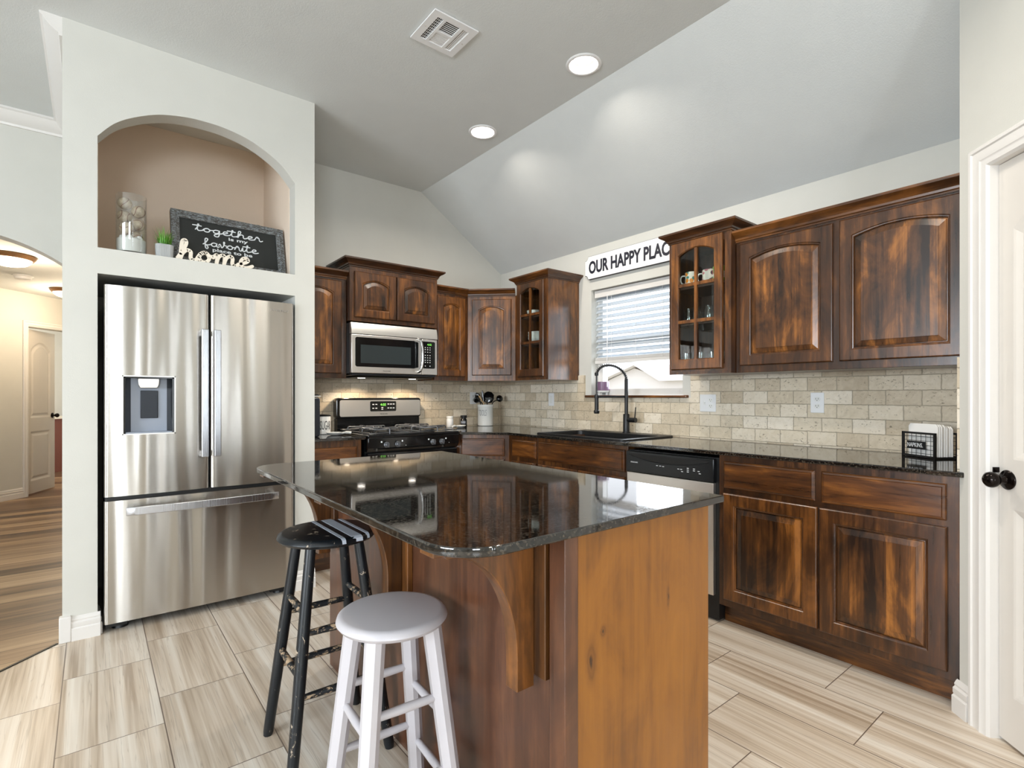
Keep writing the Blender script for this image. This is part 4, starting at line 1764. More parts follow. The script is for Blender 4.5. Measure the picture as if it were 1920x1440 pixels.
for u in (1.425, 1.667, 1.91):
    m.tube([(u, 2.02, -.030), (u, 1.49, -.030)], .0012, 6)
    m.tube([(u, 2.02, -.087), (u, 1.49, -.087)], .0012, 6)
m.tube(smooth_path([(1.648, 1.50, -.029), (1.655, 1.535, -.028), (1.664, 1.55, -.028), (1.675, 1.535, -.028), (1.684, 1.495, -.028)], 5), .0012, 6)
m.build('ladder_cord', M['white_plastic'], t, smooth=60)

t = thing('planter', 'small white and purple planter with stubby legs on the window sill', 'planter', (.043, -1.325, 1.208))
cx, cy = .043, -1.325
m = MB()
m.lathe([(.030, 1.226), (.046, 1.230), (.052, 1.246)], (cx, cy, 0), (0, 0, 1), 24)
m.build('saucer', M['white_gloss'], t, smooth=40)
m = MB()
m.lathe([(.050, 1.2465), (.052, 1.262), (.052, 1.318), (.049, 1.318), (.048, 1.300), (.001, 1.300)], (cx, cy, 0), (0, 0, 1), 24, True)
m.build('bowl', plain('purple_glaze', srgb(120, 92, 118), .35), t, smooth=40)
for a in (40, 160, 280):
    m = MB()
    px_, py_ = cx + .034 * math.cos(math.radians(a)), cy + .034 * math.sin(math.radians(a))
    m.cyl((px_, py_, 1.2085), (px_, py_, 1.230), .006, .008, 10)
    m.build('leg', M['white_gloss'], t)

# neighbouring house in the white daylight outside
t = thing('house', 'pale gabled house next door seen through the sink window', 'house', (12.5, 7.9, -.3))
m = MB()
m.prism([(4.6, -.3), (11.0, -.3), (11.0, 1.2), (8.0, 2.22), (6.6, 1.76), (4.6, 1.76)], 12.3, 15.5, 'x')
m.build('wall', plain('pale_siding', srgb(236, 230, 226), .8), t, smooth=0)
m = MB()
m.prism([(7.788, 2.40), (11.2, 1.28), (11.2, 1.20), (7.788, 2.31)], 12.0, 15.6, 'x')
m.prism([(7.788, 2.40), (6.7, 1.80), (6.7, 1.72), (7.788, 2.31)], 12.0, 15.6, 'x')
m.prism([(6.7, 1.80), (3.5, 1.80), (3.5, 1.72), (6.7, 1.72)], 12.0, 15.6, 'x')
m.build('roof', plain('grey_roof', srgb(238, 232, 230), .8), t, smooth=0)
m = MB()
m.prism([(5.0, .2), (6.4, .2), (6.4, 1.45), (5.0, 1.45)], 12.26, 12.3, 'x')
m.build('garage_door', plain('pale_garage_door', srgb(214, 210, 208), .7), t, smooth=0)
m = MB()
m.box(.2, 40, -30, 40, -.6, -.3)
struct(m.build('ground_outside', plain('pale_yard', srgb(170, 168, 150), .9), smooth=0), 'bright yard outside the sink window', 'ground')

# ================================================================== SIGN OVER THE WINDOW
t = thing('wall_sign', 'white enamel-look sign with dark capital lettering above the window', 'sign', (-.02, -1.64, 2.168))


def plaque(F, u0, u1, v0, v1, r, n0, n1, mm):
    """board with scooped corners"""
    P = []
    for cu, cv, sa in ((u1, v0, 180), (u1, v1, 270), (u0, v1, 0), (u0, v0, 90)):
        for k in range(7):
            a = math.radians(sa - 90 * k / 6)
            P.append((cu + r * math.cos(a), cv + r * math.sin(a)))
    mm.prism(P, n0, n1)
    return mm


m = MB(FW)
plaque(FW, 1.189, 2.105, 2.165, 2.355, .034, .001, .026, m)
m.build('board', M['black_matte'], t, smooth=0)
m = MB(FW)
plaque(FW, 1.1915, 2.1025, 2.1675, 2.3525, .034, .0255, .028, m)
m.build('face', M['white_plastic'], t, smooth=0)
m = MB(FW)
m.text('OUR HAPPY PLACE', (1.234, 2.206, .0282), (1, 0, 0), (0, 1, 0), .826, .106, .001, 0, .034)
m.build('lettering', plain('navy_lettering', srgb(22, 24, 40), .5), t, smooth=0)

# ================================================================== NICHE ABOVE THE REFRIGERATOR
VX, VY = -3.0745, -.768
t = thing('glass_vase', 'clear glass cylinder vase with white filler and baseballs in the niche', 'vase', (VX, VY, NZ))
m = MB()
m.lathe([(.001, NZ + .0005), (.066, NZ + .0005), (.068, NZ + .004), (.068, 2.266), (.0655, 2.266), (.0655, NZ + .012), (.001, NZ + .012)], (VX, VY, 0), (0, 0, 1), 32, False)
m.build('glass', M['jar_glass'], t, smooth=40)
m = MB()
rr = random.Random(3)
m.lathe([(.001, NZ + .0125), (.064, NZ + .0125), (.0645, NZ + .080), (.055, NZ + .086), (.02, NZ + .080), (.001, NZ + .078)], (VX, VY, 0), (0, 0, 1), 32, False)
for k in range(34):
    a, r0 = rr.uniform(0, 2 * PI), .050 * math.sqrt(rr.random())
    m.sphere((VX + r0 * math.cos(a), VY + r0 * math.sin(a), NZ + .080 + rr.uniform(-.006, .012)), rr.uniform(.009, .013), 10, 6)
fi = m.build('vase_filler', plain('white_filler', srgb(226, 224, 218), .8), None, smooth=50, base=(VX, VY, NZ + .012))
tag(fi, 'white fluffy filler in the bottom of the glass vase', 'vase filler', kind='stuff')

leather = NT('worn_baseball_leather')
lc = leather.noise(leather.coords('Object'), 40, 4, .6)
leather.set(Base_Color=leather.ramp(lc, [(.3, srgb(140, 118, 94)), (.6, srgb(196, 178, 152))]), Roughness=.6)
seam_m = plain('baseball_seam', srgb(112, 56, 34), .7)
BR = .0325


def make_ball(loc, label):
    mm = MB()
    mm.sphere((0, 0, 0), BR, 24, 16)
    o = mm.build('baseball', leather.m, None, smooth=60)
    o.location = loc
    mm = MB()
    P = []
    for k in range(73):
        q = 2 * PI * k / 72
        v = Vector((math.cos(q) + .42 * math.cos(3 * q), math.sin(q) - .42 * math.sin(3 * q), 1.30 * math.sin(2 * q))).normalized()
        P.append(v * (BR - .0016))
    mm.tube(P, .0024, 6)
    s_ = mm.build('seam', seam_m, None, smooth=60)
    s_.parent = o
    return o


balls = [((VX - .029, VY - .005, 2.222), (20, 40, 10), 'worn baseball at the very top left of the glass vase'),
         ((VX + .030, VY - .004, 2.188), (200, 10, 70), 'worn baseball at upper right in the glass vase'),
         ((VX - .030, VY + .004, 2.154), (90, 60, 0), 'worn baseball at mid left in the glass vase'),
         ((VX - .022, VY - .020, 2.087), (10, 70, 120), 'worn baseball at front centre of the glass vase'),
         ((VX + .030, VY + .006, 2.121), (60, 20, 40), 'worn baseball at lower right in the glass vase'),
         ((VX + .020, VY + .020, 2.058), (0, 100, 60), 'worn baseball sunk in the filler of the glass vase')]
b0 = None
for p, rot, lab in balls:
    if b0 is None:
        b0 = make_ball(p, lab)
        o = b0
        tag(o, lab, 'baseball', 'baseballs in the glass vase')
    else:
        o = dup(b0, p, lab, 'baseballs in the glass vase')
    o.rotation_euler = [math.radians(a) for a in rot]

t = thing('potted_grass', 'artificial green grass in a grey ribbed pot in the niche', 'plant', (-2.930, -.80, NZ))
px_, py_ = -2.930, -.800
m = MB()
L = []
for r_, z in ((.031, NZ + .0005), (.038, NZ + .003), (.041, NZ + .072), (.037, NZ + .072), (.035, NZ + .06)):
    ring = []
    for k in range(96):
        q = 2 * PI * k / 96
        # rounded square outline with fine ribs
        f = 1 / max(abs(math.cos(q)), abs(math.sin(q)))
        rr_ = r_ * min(f, 1.16) * (1 + (.012 if k % 2 else -.012))
        ring.append((px_ + rr_ * math.cos(q), py_ + rr_ * math.sin(q), z))
    L.append(ring)
m.loops(L, True, True)
m.build('pot', plain('grey_cement_pot', srgb(168, 170, 170), .8), t, smooth=0)
gn = NT('artificial_grass')
gz = gn.sep(gn.coords('Object'))[2]
gn.set(Base_Color=gn.ramp(gn.math('MULTIPLY', gz, 6.0), [(.3, srgb(26, 74, 14)), (.6, srgb(86, 150, 34)), (.95, srgb(120, 140, 84))]), Roughness=.5)
m = MB()
rr = random.Random(11)
for k in range(95):
    a, r0 = rr.uniform(0, 2 * PI), .028 * math.sqrt(rr.random())
    b = Vector((px_ + r0 * math.cos(a), py_ + r0 * math.sin(a), NZ + .058))
    h = rr.uniform(.05, .115)
    lean = rr.uniform(.0, .030) + r0 * .3
    da = a + rr.uniform(-.5, .5)
    d = Vector((math.cos(da), math.sin(da), 0))
    w = Vector((-d.y, d.x, 0)) * rr.uniform(.0014, .0026)
    mid = b + d * lean * .3 + Vector((0, 0, h * .6))
    tip = b + d * lean * 1.1 + Vector((0, 0, h))
    if rr.random() < .1:
        tip = b + d * .034 + Vector((0, 0, .012))
        mid = b + d * .02 + Vector((0, 0, .022))
    v = [m.v(b + w), m.v(b - w), m.v(mid - w), m.v(mid + w), m.v(tip)]
    m.face([v[0], v[1], v[2], v[3]])
    m.face([v[3], v[2], v[4]])
m.build('grass', gn.m, t, smooth=0)

# chalkboard sign: frame leaning slightly back
SF0 = Vector((-2.890, -.735, NZ + .002))
SFR = Vector((.610, .03, 0)).normalized()
SFU = Vector((0, .075, .30)).normalized()
SFm = frame_matrix(SF0, SFR, SFU)
SW, SH = .615, .328
t = thing('chalkboard_sign', 'framed black sign with white script and print lettering leaning in the niche', 'sign', SF0)
fr = NT('weathered_frame')
co = fr.coords('Object')
f1 = fr.noise(fr.scale(co, (60, 200, 200)), 1.0, 4, .7, .5)
fr.set(Base_Color=fr.ramp(f1, [(.40, srgb(58, 52, 47)), (.52, srgb(104, 104, 102)), (.64, srgb(150, 160, 166))]), Roughness=.8)
fr.bump(f1, .4, .003)
m = MB(SFm)
W = .042
prof = [(0, -.014), (0, .018), (.022, .022), (.026, .014), (W, .010), (W, -.014)]
L = []
for (cu, cv, su, sv) in ((0, 0, 1, 1), (SW, 0, -1, 1), (SW, SH, -1, -1), (0, SH, 1, -1)):
    L.append([(cu + su * a, cv + sv * a, n_) for a, n_ in prof])
m.loops(L + [L[0]], False, False)
m.build('frame', fr.m, t, smooth=0)
m = MB(SFm)
m.box(.001, SW - .001, .0, SH, -.030, -.0142)
m.build('frame_back', plain('raw_pine', srgb(196, 160, 118), .7), t, smooth=0)
m = MB(SFm)
m.box(W - .001, SW - W + .001, W - .001, SH - W + .001, -.012, .004)
m.build('board', plain('chalkboard', srgb(36, 38, 36), .75), t, smooth=0)
m = MB(SFm)
m.tube(smooth_path([(.43, SH, -.02), (.445, SH + .012, -.018), (.47, SH + .018, -.012), (.495, SH + .010, -.004), (.50, SH - .002, -.0)], 5), .0014, 6)
m.build('hanging_wire', M['black_matte'], t, smooth=60)

# cursive letters as strokes on a unit line: x-height .5, ascender 1
GLYPH = {
    'h': (.62, [[(0, .04), (.14, .38), (.27, .80), (.25, .99), (.15, .93), (.11, .5), (.09, 0)], [(.09, .02), (.16, .30), (.30, .50), (.42, .42), (.42, .14), (.50, .0), (.64, .10)]]),
    'o': (.56, [[(0, .10), (.10, .36), (.24, .50), (.36, .44), (.42, .22), (.32, .01), (.17, 0), (.08, .18), (.14, .40), (.28, .50)], [(.36, .43), (.46, .33), (.60, .36)]]),
    'm': (.86, [[(0, .30), (.08, .46), (.13, .40), (.11, .0)], [(.11, .04), (.18, .36), (.31, .50), (.39, .40), (.37, .0)],
                [(.37, .04), (.45, .36), (.58, .50), (.67, .40), (.66, .12), (.74, .0), (.88, .10)]]),
    'e': (.50, [[(0, .12), (.20, .22), (.36, .36), (.32, .50), (.18, .48), (.10, .26), (.16, .03), (.32, .0), (.52, .12)]]),
    't': (.40, [[(.0, .10), (.10, .40), (.20, .86), (.15, .92), (.12, .60), (.12, .12), (.22, .0), (.42, .12)], [(-.14, .70), (.06, .72), (.34, .70)]]),
    'g': (.54, [[(.40, .44), (.24, .50), (.09, .36), (.09, .10), (.24, .02), (.38, .20), (.42, .46), (.41, .0), (.34, -.42), (.16, -.44), (.12, -.24), (.34, -.02), (.56, .10)]]),
    'r': (.46, [[(0, .10), (.10, .44), (.14, .58), (.24, .60), (.22, .46), (.30, .44), (.32, .12), (.40, .0), (.52, .12)]]),
    'f': (.46, [[(0, .12), (.16, .40), (.30, .84), (.24, .99), (.14, .88), (.13, .30), (.14, -.30), (.24, -.44), (.30, -.24), (.22, .02), (.12, .10)], [(.14, .12), (.30, .10), (.48, .22)]]),
    'a': (.54, [[(.40, .44), (.24, .50), (.09, .36), (.09, .10), (.24, .0), (.38, .20), (.42, .46), (.41, .12), (.48, .0), (.58, .10)]]),
    'v': (.50, [[(0, .30), (.08, .48), (.14, .30), (.20, .02), (.32, .30), (.40, .80), (.34, .84), (.36, .46), (.52, .36)]]),
    'i': (.26, [[(0, .12), (.09, .48), (.10, .12), (.17, .0), (.28, .12)], [(.12, .66), (.14, .70)]]),
}


def script(word, origin, width, height, w, d0, d1, mm, base, slope=0.0):
    """word in joined script; base: 4x4 frame of the surface"""
    x = 0
    strokes = []
    for ch in word:
        adv, st = GLYPH[ch]
        for s_ in st:
            strokes.append([(x + p[0], p[1]) for p in s_])
        x += adv
    keep = mm.M
    mm.M = base
    for i_, s_ in enumerate(strokes):
        P = [(origin[0] + p.x / x * width, origin[1] + p.y * height + slope * p.x / x * width) for p in smooth_path(s_, 5)]
        mm.ribbon(P, w, d0, d1 - .00025 * (i_ % 7))
    mm.M = keep


m = MB()
script('together', (.122, .224, 0), .363, .044, .0060, .0042, .0062, m, SFm)
script('favorite', (.159, .136, 0), .300, .046, .0060, .0042, .0062, m, SFm)
m.text('is my', SFm @ Vector((.296, .186, .0042)), SFR, SFU, .108, .026, .001, 0, .02)
m.text('place to be', SFm @ Vector((.207, .098, .0042)), SFR, SFU, .218, .028, .001, 0, .02)
m.build('lettering', M['white_print'], t, smooth=0)

HFm = frame_matrix((-2.880, -.820, NZ), (1, 0, 0))
t_ = MB()
script('home', (.008, .006, 0), .372, .106, .018, 0, .016, t_, HFm)
hm = t_.build('word_decoration', plain('cream_wood_letters', srgb(232, 222, 206), .6), None, smooth=0, base=(-2.69, -.828, NZ))
tag(hm, 'freestanding cream wooden word home in thick script in front of the chalkboard', 'decoration')

# ================================================================== COUNTER LEFT OF THE RANGE
t = thing('coffee_maker', 'dark coffee maker edge showing beside the refrigerator column', 'coffee maker', (-2.05, -.38, .914))
m = MB()
m.prism(rounded_rect(-2.125, -1.985, .914, 1.19, .02), -.50, -.27, 'y')
m.bevel(.008, 2, 50)
m.build('housing', plain('dark_blue_black', srgb(20, 28, 40), .25), t, smooth=30)
m = MB()
m.prism(rounded_rect(-2.12, -1.990, 1.192, 1.215, .01), -.49, -.28, 'y')
m.build('lid', M['black_gloss'], t, smooth=30)
m = MB()
m.box(-2.124, -1.982, -.503, -.45, 1.196, 1.203)
m.build('trim_band', M['chrome'], t, smooth=0)
t = thing('sugar_canister', 'white ceramic canister lettered SUGAR left of the range', 'canister', (-1.884, -.25, .914))
m = MB()
m.lathe([(.001, .9145), (.054, .9145), (.058, .918), (.058, 1.045), (.056, 1.049), (.001, 1.049)], (-1.884, -.25, 0), (0, 0, 1), 32, False)
m.build('jar', M['white_gloss'], t, smooth=40)
m = MB()
m.lathe([(.059, 1.0492), (.060, 1.054), (.052, 1.060), (.001, 1.064)], (-1.884, -.25, 0), (0, 0, 1), 32, True)
m.build('lid', M['steel_dark'], t, smooth=40)


def wrap_text(mm, body, c, r, ang0, arc_, z, h):
    """lettering wrapped on an upright cylinder around c; ang0 = mid angle facing the room"""
    tmp = MB()
    w = arc_ * r
    tmp.text(body, (0, 0, 0), (1, 0, 0), (0, 1, 0), w, h, .0006)
    vs = {}
    for v in tmp.bm.verts:
        a = ang0 + (v.co.x - w / 2) / r
        rad = r + .0003 + v.co.z
        vs[v] = mm.v((c[0] + rad * math.cos(a), c[1] + rad * math.sin(a), z + v.co.y))
    for f in tmp.bm.faces:
        mm.face([vs[v] for v in f.verts])
    tmp.bm.free()


m = MB()
wrap_text(m, 'SUGAR', (-1.884, -.25), .058, math.radians(-84), 1.45, .950, .066)
m.build('lettering', M['dark_print'], t, smooth=0)


def dish(name, label, c, rot, s=1.0):
    """spoon rest: shallow oval bowl with a short grooved handle"""
    t = thing(name, label, 'spoon rest', (c[0], c[1], .914))
    R_ = Matrix.Translation((c[0], c[1], .9145)) @ Matrix.Rotation(rot, 4, 'Z')
    mm = MB(R_)
    L = []
    for f, z in ((.35, 0), (.75, .004), (1.0, .020), (.97, .0225), (.72, .0085), (.3, .004)):
        ring = []
        for k in range(32):
            q = 2 * PI * k / 32
            x, y = .062 * f * s * math.cos(q), .045 * f * s * math.sin(q)
            ring.append((x, y, z))
        L.append(ring)
    mm.loops(L)
    mm.build('bowl', M['white_gloss'], t, smooth=50)
    mm = MB(R_)
    mm.tube(smooth_path([(.050 * s, 0, .014), (.085 * s, 0, .020), (.125 * s, 0, .016)], 5), [.008 * s] * 5 + [.011 * s] * 5 + [.010 * s], 12)
    mm.build('handle', M['white_gloss'], t, smooth=50)


dish('spoon_rest', 'white spoon rest on the counter left of the range', (-1.860, -.43), math.radians(-25), .95)
dish('spoon_rest', 'white spoon rest on the counter right of the range', (-.640, -.235), math.radians(200), .95)

# ================================================================== CORNER OF THE COUNTER
t = thing('spice_bottle', 'small white bottle with white cap right of the range', 'bottle', (-.672, -.105, .914))
m = MB()
m.lathe([(.001, .9145), (.030, .9145), (.032, .918), (.032, .985), (.028, .993), (.001, .993)], (-.672, -.105, 0), (0, 0, 1), 24, False)
m.build('bottle', M['white_plastic'], t, smooth=40)
m = MB()
m.lathe([(.030, .9935), (.031, .996), (.031, 1.014), (.028, 1.018), (.001, 1.018)], (-.672, -.105, 0), (0, 0, 1), 24)
m.build('cap', M['white_gloss'], t, smooth=40)
t = thing('spice_bottle', 'small black bottle with pale label behind the right spoon rest', 'bottle', (-.500, -.075, .914))
m = MB()
m.lathe([(.001, .9145), (.029, .9145), (.031, .918), (.031, .978), (.022, .990), (.022, .994), (.001, .994)], (-.50, -.075, 0), (0, 0, 1), 24, False)
m.build('bottle', M['black_gloss'], t, smooth=40)
m = MB()
m.lathe([(.030, .9945), (.031, .997), (.031, 1.016), (.028, 1.019), (.001, 1.019)], (-.50, -.075, 0), (0, 0, 1), 24)
m.build('cap', M['black_matte'], t, smooth=40)
m = MB()
L = []
for z in (.942, .966):
    L.append([(-.50 + .0313 * math.cos(math.radians(a)), -.075 + .0313 * math.sin(math.radians(a)), z) for a in range(-175, -85, 6)])
m.loops(L, False, False, False)
m.build('label', plain('grey_label', srgb(150, 155, 165), .5), t, smooth=0)

KX, KY, KR = -.272, -.108, .0755
t = thing('utensil_crock', 'tall white ceramic crock lettered TOOLS holding kitchen utensils', 'crock', (KX, KY, .914))
m = MB()
m.lathe([(.001, .9145), (KR - .006, .9145), (KR - .001, .920), (KR - .001, 1.090), (KR + .002, 1.094), (KR + .002, 1.116), (KR, 1.119), (KR - .005, 1.119),
         (KR - .007, 1.110), (KR - .007, .925), (.001, .925)], (KX, KY, 0), (0, 0, 1), 40, False)
m.build('jar', M['white_gloss'], t, smooth=40)
m = MB()
wrap_text(m, 'TOOLS', (KX, KY), KR - .001, math.radians(-150), 1.15, 1.012, .058)
m.build('lettering', plain('grey_print', srgb(158, 158, 160), .5), t, smooth=0)


def utensil(name, label, tip, base, head, mat, mat2=None, rim=None):
    """a handle standing in the crock, over the rim, and a head shaped by (offset along, half width, half thickness)"""
    tip, base = Vector(tip), Vector(base)
    rim = Vector(rim) if rim else base.lerp(tip, .65)
    t = thing(name, label, 'utensil', base)
    d = (tip - rim).normalized()
    neck = tip - d * head[-1][0]
    mm = MB()
    mm.tube(smooth_path([base, base.lerp(rim, .5), rim, neck + d * .008], 5), .0045, 10)
    mm.build('handle', mat, t, smooth=60)
    # face of the head looks towards the room
    view = Vector((-.62, -.78, 0))
    s_ = d.cross(view).normalized()
    nn = s_.cross(d).normalized()
    mm = MB()
    L = []
    for o, w, h in head:
        c = neck + d * o
        L.append([c + s_ * w * math.cos(2 * PI * k / 20) + nn * h * math.sin(2 * PI * k / 20) for k in range(20)])
    mm.loops(L)
    mm.build('head', mat2 or mat, t, smooth=50)
    return t


bk = M['black_gloss']


def oval(l, w, h):
    return [(l * (1 - math.cos(PI * k / 12)) / 2, max(w * math.sin(PI * k / 12), .0012), max(h * math.sin(PI * k / 12), .001)) for k in range(13)]


utensil('serving_spoon', 'black spoon leaning out to the left of the crock', (-.432, -.150, 1.182), (-.290, -.105, .935), oval(.078, .030, .012), bk,
        None, (-.326, -.130, 1.128))
utensil('slotted_spoon', 'black slotted spoon at the back left of the crock', (-.345, -.062, 1.232), (-.270, -.090, .935), oval(.085, .026, .008), bk,
        None, (-.305, -.072, 1.128))
utensil('spatula', 'thin upright black spatula blade in the middle of the crock', (-.290, -.080, 1.258), (-.272, -.100, .935),
        [(0, .004, .003), (.02, .008, .003), (.09, .010, .0025), (.12, .003, .0015)], bk, None, (-.280, -.090, 1.128))
utensil('turner', 'large rounded black turner filling the right half of the crock', (-.200, -.080, 1.242), (-.255, -.085, .935),
        [(0, .012, .006), (.012, .044, .009), (.05, .054, .011), (.09, .048, .010), (.112, .020, .006)], bk, None, (-.232, -.083, 1.126))
utensil('ladle', 'black ladle bowl hanging out to the right of the crock', (-.100, -.150, 1.192), (-.240, -.150, .935), oval(.068, .034, .024), bk,
        None, (-.218, -.146, 1.130))
utensil('wooden_spoon', 'pale wooden spoon handle at the front left of the crock', (-.385, -.160, 1.205), (-.285, -.125, .935),
        [(0, .006, .006), (.055, .0065, .0065), (.065, .004, .004)], plain('pale_wood', srgb(214, 176, 130), .6), None, (-.318, -.146, 1.126))

# ================================================================== NAPKINS
NA, NB, ND = Vector((-.171, -3.423, .914)), Vector((-.263, -3.571, .914)), Vector((-.133, -3.600, .914))
nr = (NB - NA).normalized()
NF = frame_matrix(NA, nr)                # u along the front, n towards the room
wN, dN, hN = (NB - NA).length, .115, .118
t = thing('napkin_holder', 'black wire-grid napkin holder with a lettered tag on the counter', 'napkin holder', NA + nr * wN / 2)
for k, n0 in enumerate((0, -dN)):
    m = MB(NF)
    q = .0045
    for (a, b, c, d) in ((0, q * 2, 0, hN), (wN - q * 2, wN, 0, hN), (0, wN, .002, .002 + q * 2), (0, wN, hN - q * 2, hN)):
        m.box(a, b, c, d, n0 - q, n0 + q)
    m.build('side_frame', M['black_matte'], t, smooth=0)
    m = MB(NF)
    for i in range(1, 7):
        m.cyl((wN * i / 7, .004, n0), (wN * i / 7, hN - .004, n0), .0011, None, 6)
    for i in range(1, 6):
        m.cyl((.004, hN * i / 6, n0), (wN - .004, hN * i / 6, n0), .0011, None, 6)
    m.build('wire_grid', M['black_matte'], t, smooth=60)
m = MB(NF)
m.box(0, wN, .0015, .0075, -dN, 0)
m.build('base_plate', M['black_matte'], t, smooth=0)
m = MB(NF)
m.box(wN * .18, wN * .74, hN * .34, hN * .64, .005, .0075)
tg_ = m.build('tag', M['black_panel'], t, smooth=0)
m = MB(NF)
m.text('NAPKINS.', (wN * .205, hN * .41, .0077), (1, 0, 0), (0, 1, 0), wN * .47, hN * .165)
m.build('lettering', M['white_print'], tg_, smooth=0)
npk = plain('paper_napkin', srgb(240, 238, 234), .8)
for k in range(9):
    m = MB(NF)
    n0 = -.016 - k * .0088
    h_ = .158 - (.004 if k > 4 else 0) - .0008 * k
    sh = .0015 * ((k * 7) % 3)
    m.prism([(.016 + sh, .0085), (wN - .006 + sh, .0085), (wN - .006 + sh, h_ - .012), (wN - .016 + sh, h_), (.026 + sh, h_), (.016 + sh, h_ - .012)], n0 - .0072, n0)
    m.bevel(.0022, 2)
    o = m.build('paper_napkin', npk, None, smooth=40, base=NF @ Vector((wN / 2, .0085, n0 - .0036)))
    tag(o, 'folded white paper napkin standing in the wire napkin holder', 'napkin', 'napkins in the wire holder')

# ================================================================== OUTLETS AND SWITCHES


def plate(label, F, u, v, n, gangs, name='electrical_outlet', cat='outlet'):
    t = thing(name, label, cat, F @ Vector((u, v, n)))
    w = .072 if len(gangs) == 1 else .118
    m = MB(F)
    m.box(u - w / 2, u + w / 2, v - .058, v + .058, n, n + .006)
    m.bevel(.003, 2)
    m.build('cover_plate', M['white_plastic'], t, smooth=30)
    for i, g in enumerate(gangs):
        uc = u + (i - (len(gangs) - 1) / 2) * .046
        if g == 'outlet':
            for dv_ in (-.020, .020):
                m = MB(F)
                m.prism([(uc + .0165 * math.cos(2 * PI * k / 20), v + dv_ + .0135 * math.sin(2 * PI * k / 20)) for k in range(20)], n + .006, n + .0078)
                s_ = m.build('socket', M['white_gloss'], t, smooth=0)
                m = MB(F)
                m.box(uc - .0075, uc - .0052, v + dv_ - .002, v + dv_ + .007, n + .0077, n + .0082)
                m.box(uc + .0052, uc + .0075, v + dv_ - .002, v + dv_ + .007, n + .0077, n + .0082)
                m.box(uc - .002, uc + .002, v + dv_ - .009, v + dv_ - .005, n + .0077, n + .0082)
                m.build('slots', M['dark_print'], s_, smooth=0)
        elif g == 'toggle':
            m = MB(F)
            m.box(uc - .006, uc + .006, v - .013, v + .013, n + .006, n + .0068)
            m.prism([(uc - .004, v - .002), (uc + .004, v - .002), (uc + .004, v + .010), (uc - .004, v + .010)], n + .0068, n + .016)
            m.build('toggle', M['white_gloss'], t, smooth=0)
        else:
            m = MB(F)
            m.box(uc - .0165, uc + .0165, v - .033, v + .033, n + .006, n + .0085)
            m.bevel(.002, 2)
            m.build('rocker', M['white_gloss'], t, smooth=30)
    return t


plate('white single rocker switch plate on the backsplash left of the window', FW, .764, 1.170, .0112, ['rocker'], 'light_switch', 'switch')
plate('white double plate with toggle and outlet right of the window', FW, 2.300, 1.154, .0112, ['toggle', 'outlet'], 'switch_plate', 'switch')
plate('white outlet plate on the backsplash under the right cabinets', FW, 2.980, 1.163, .0112, ['outlet'])
plate('white outlet half hidden behind the utensil crock', FS, -.352, 1.180, .0112, ['outlet'])

# ================================================================== DISHES BEHIND GLASS
def revolve_thing(name, label, cat, c, prof, mat, group=None, seg=28):
    mm = MB()
    mm.lathe(prof, c, (0, 0, 1), seg, False)
    o = mm.build(name, mat, None, smooth=45, base=c)
    return tag(o, label, cat, group)


BOWL = [(.001, 0), (.034, 0), (.036, .004), (.052, .018), (.064, .040), (.066, .056), (.063, .056), (.060, .040), (.048, .020), (.001, .008)]
b = revolve_thing('bowl', 'white bowl alone on the top shelf of the left glass cabinet, seen at lower right', 'bowl', (-.24, -.79, 1.8842), BOWL, M['white_gloss'])
g = 'stacked bowls in the left glass cabinet'
b = revolve_thing('bowl', 'white bowl at the bottom of the stack on the middle shelf, left glass cabinet', 'bowl', (-.225, -.815, 1.6503),
                  [(r * 1.25, h) for r, h in BOWL], M['white_gloss'], g)
dup(b, (-.225, -.815, 1.6503 + .024), 'white bowl in the middle of the stack on the middle shelf, left glass cabinet', g)
dup(b, (-.225, -.815, 1.6503 + .048), 'white bowl on top of the stack on the middle shelf, left glass cabinet', g)
g = 'stacked plates in the left glass cabinet'
PL = [(.001, 0), (.060, 0), (.066, .004), (.098, .014), (.098, .017), (.064, .0085), (.001, .005)]
lab = ['lowest', 'second lowest', 'third lowest', 'third highest', 'second highest', 'topmost']
for k in range(6):
    if k == 0:
        pl = revolve_thing('plate', 'white plate, lowest of the stack on the floor of the left glass cabinet', 'plate', (-.225, -.815, 1.3525), PL, M['white_gloss'], g, 36)
    else:
        dup(pl, (-.225, -.815, 1.3525 + .0098 * k), 'white plate, %s of the stack on the floor of the left glass cabinet' % lab[k], g)


def mug(label, c, cols, seed, rot):
    t = thing('mug', label, 'mug', c, 'patterned mugs in the right glass cabinet')
    n = NT('mug_pattern_%d' % seed if False else 'mug_pattern')
    vo = n.n('ShaderNodeTexVoronoi', feature='F1', i_Scale=38.0, i_Randomness=1.0)
    n.l(n.addv(n.coords('Object'), (seed * 3.1, seed * 1.7, 0)), vo.inputs['Vector'])
    pick = n.sep(vo.outputs['Color'])[0]
    cc = n.ramp(pick, [(.0, cols[0]), (.34, cols[1]), (.67, cols[2])])
    n.t.nodes[-1].color_ramp.interpolation = 'CONSTANT' if hasattr(n.t.nodes[-1], 'color_ramp') else None
    msk = n.ramp(vo.outputs['Distance'], [(.50, 1.0), (.58, 0.0)])
    n.set(Base_Color=n.mix(msk, srgb(228, 222, 210), cc), Roughness=.25)
    mm = MB()
    mm.lathe([(.001, .0003), (.036, .0003), (.039, .004), (.0415, .02), (.0415, .092), (.040, .095), (.0375, .092), (.037, .01), (.001, .008)], c, (0, 0, 1), 28, False)
    mm.build('cup', n.m, t, smooth=45)
    mm = MB(Matrix.Translation(c) @ Matrix.Rotation(rot, 4, 'Z'))
    mm.tube(smooth_path([(.040, 0, .076), (.060, 0, .074), (.068, 0, .052), (.060, 0, .028), (.040, 0, .024)], 5), .0045, 10)
    mm.build('handle', M['white_gloss'], t, smooth=60)
    return t


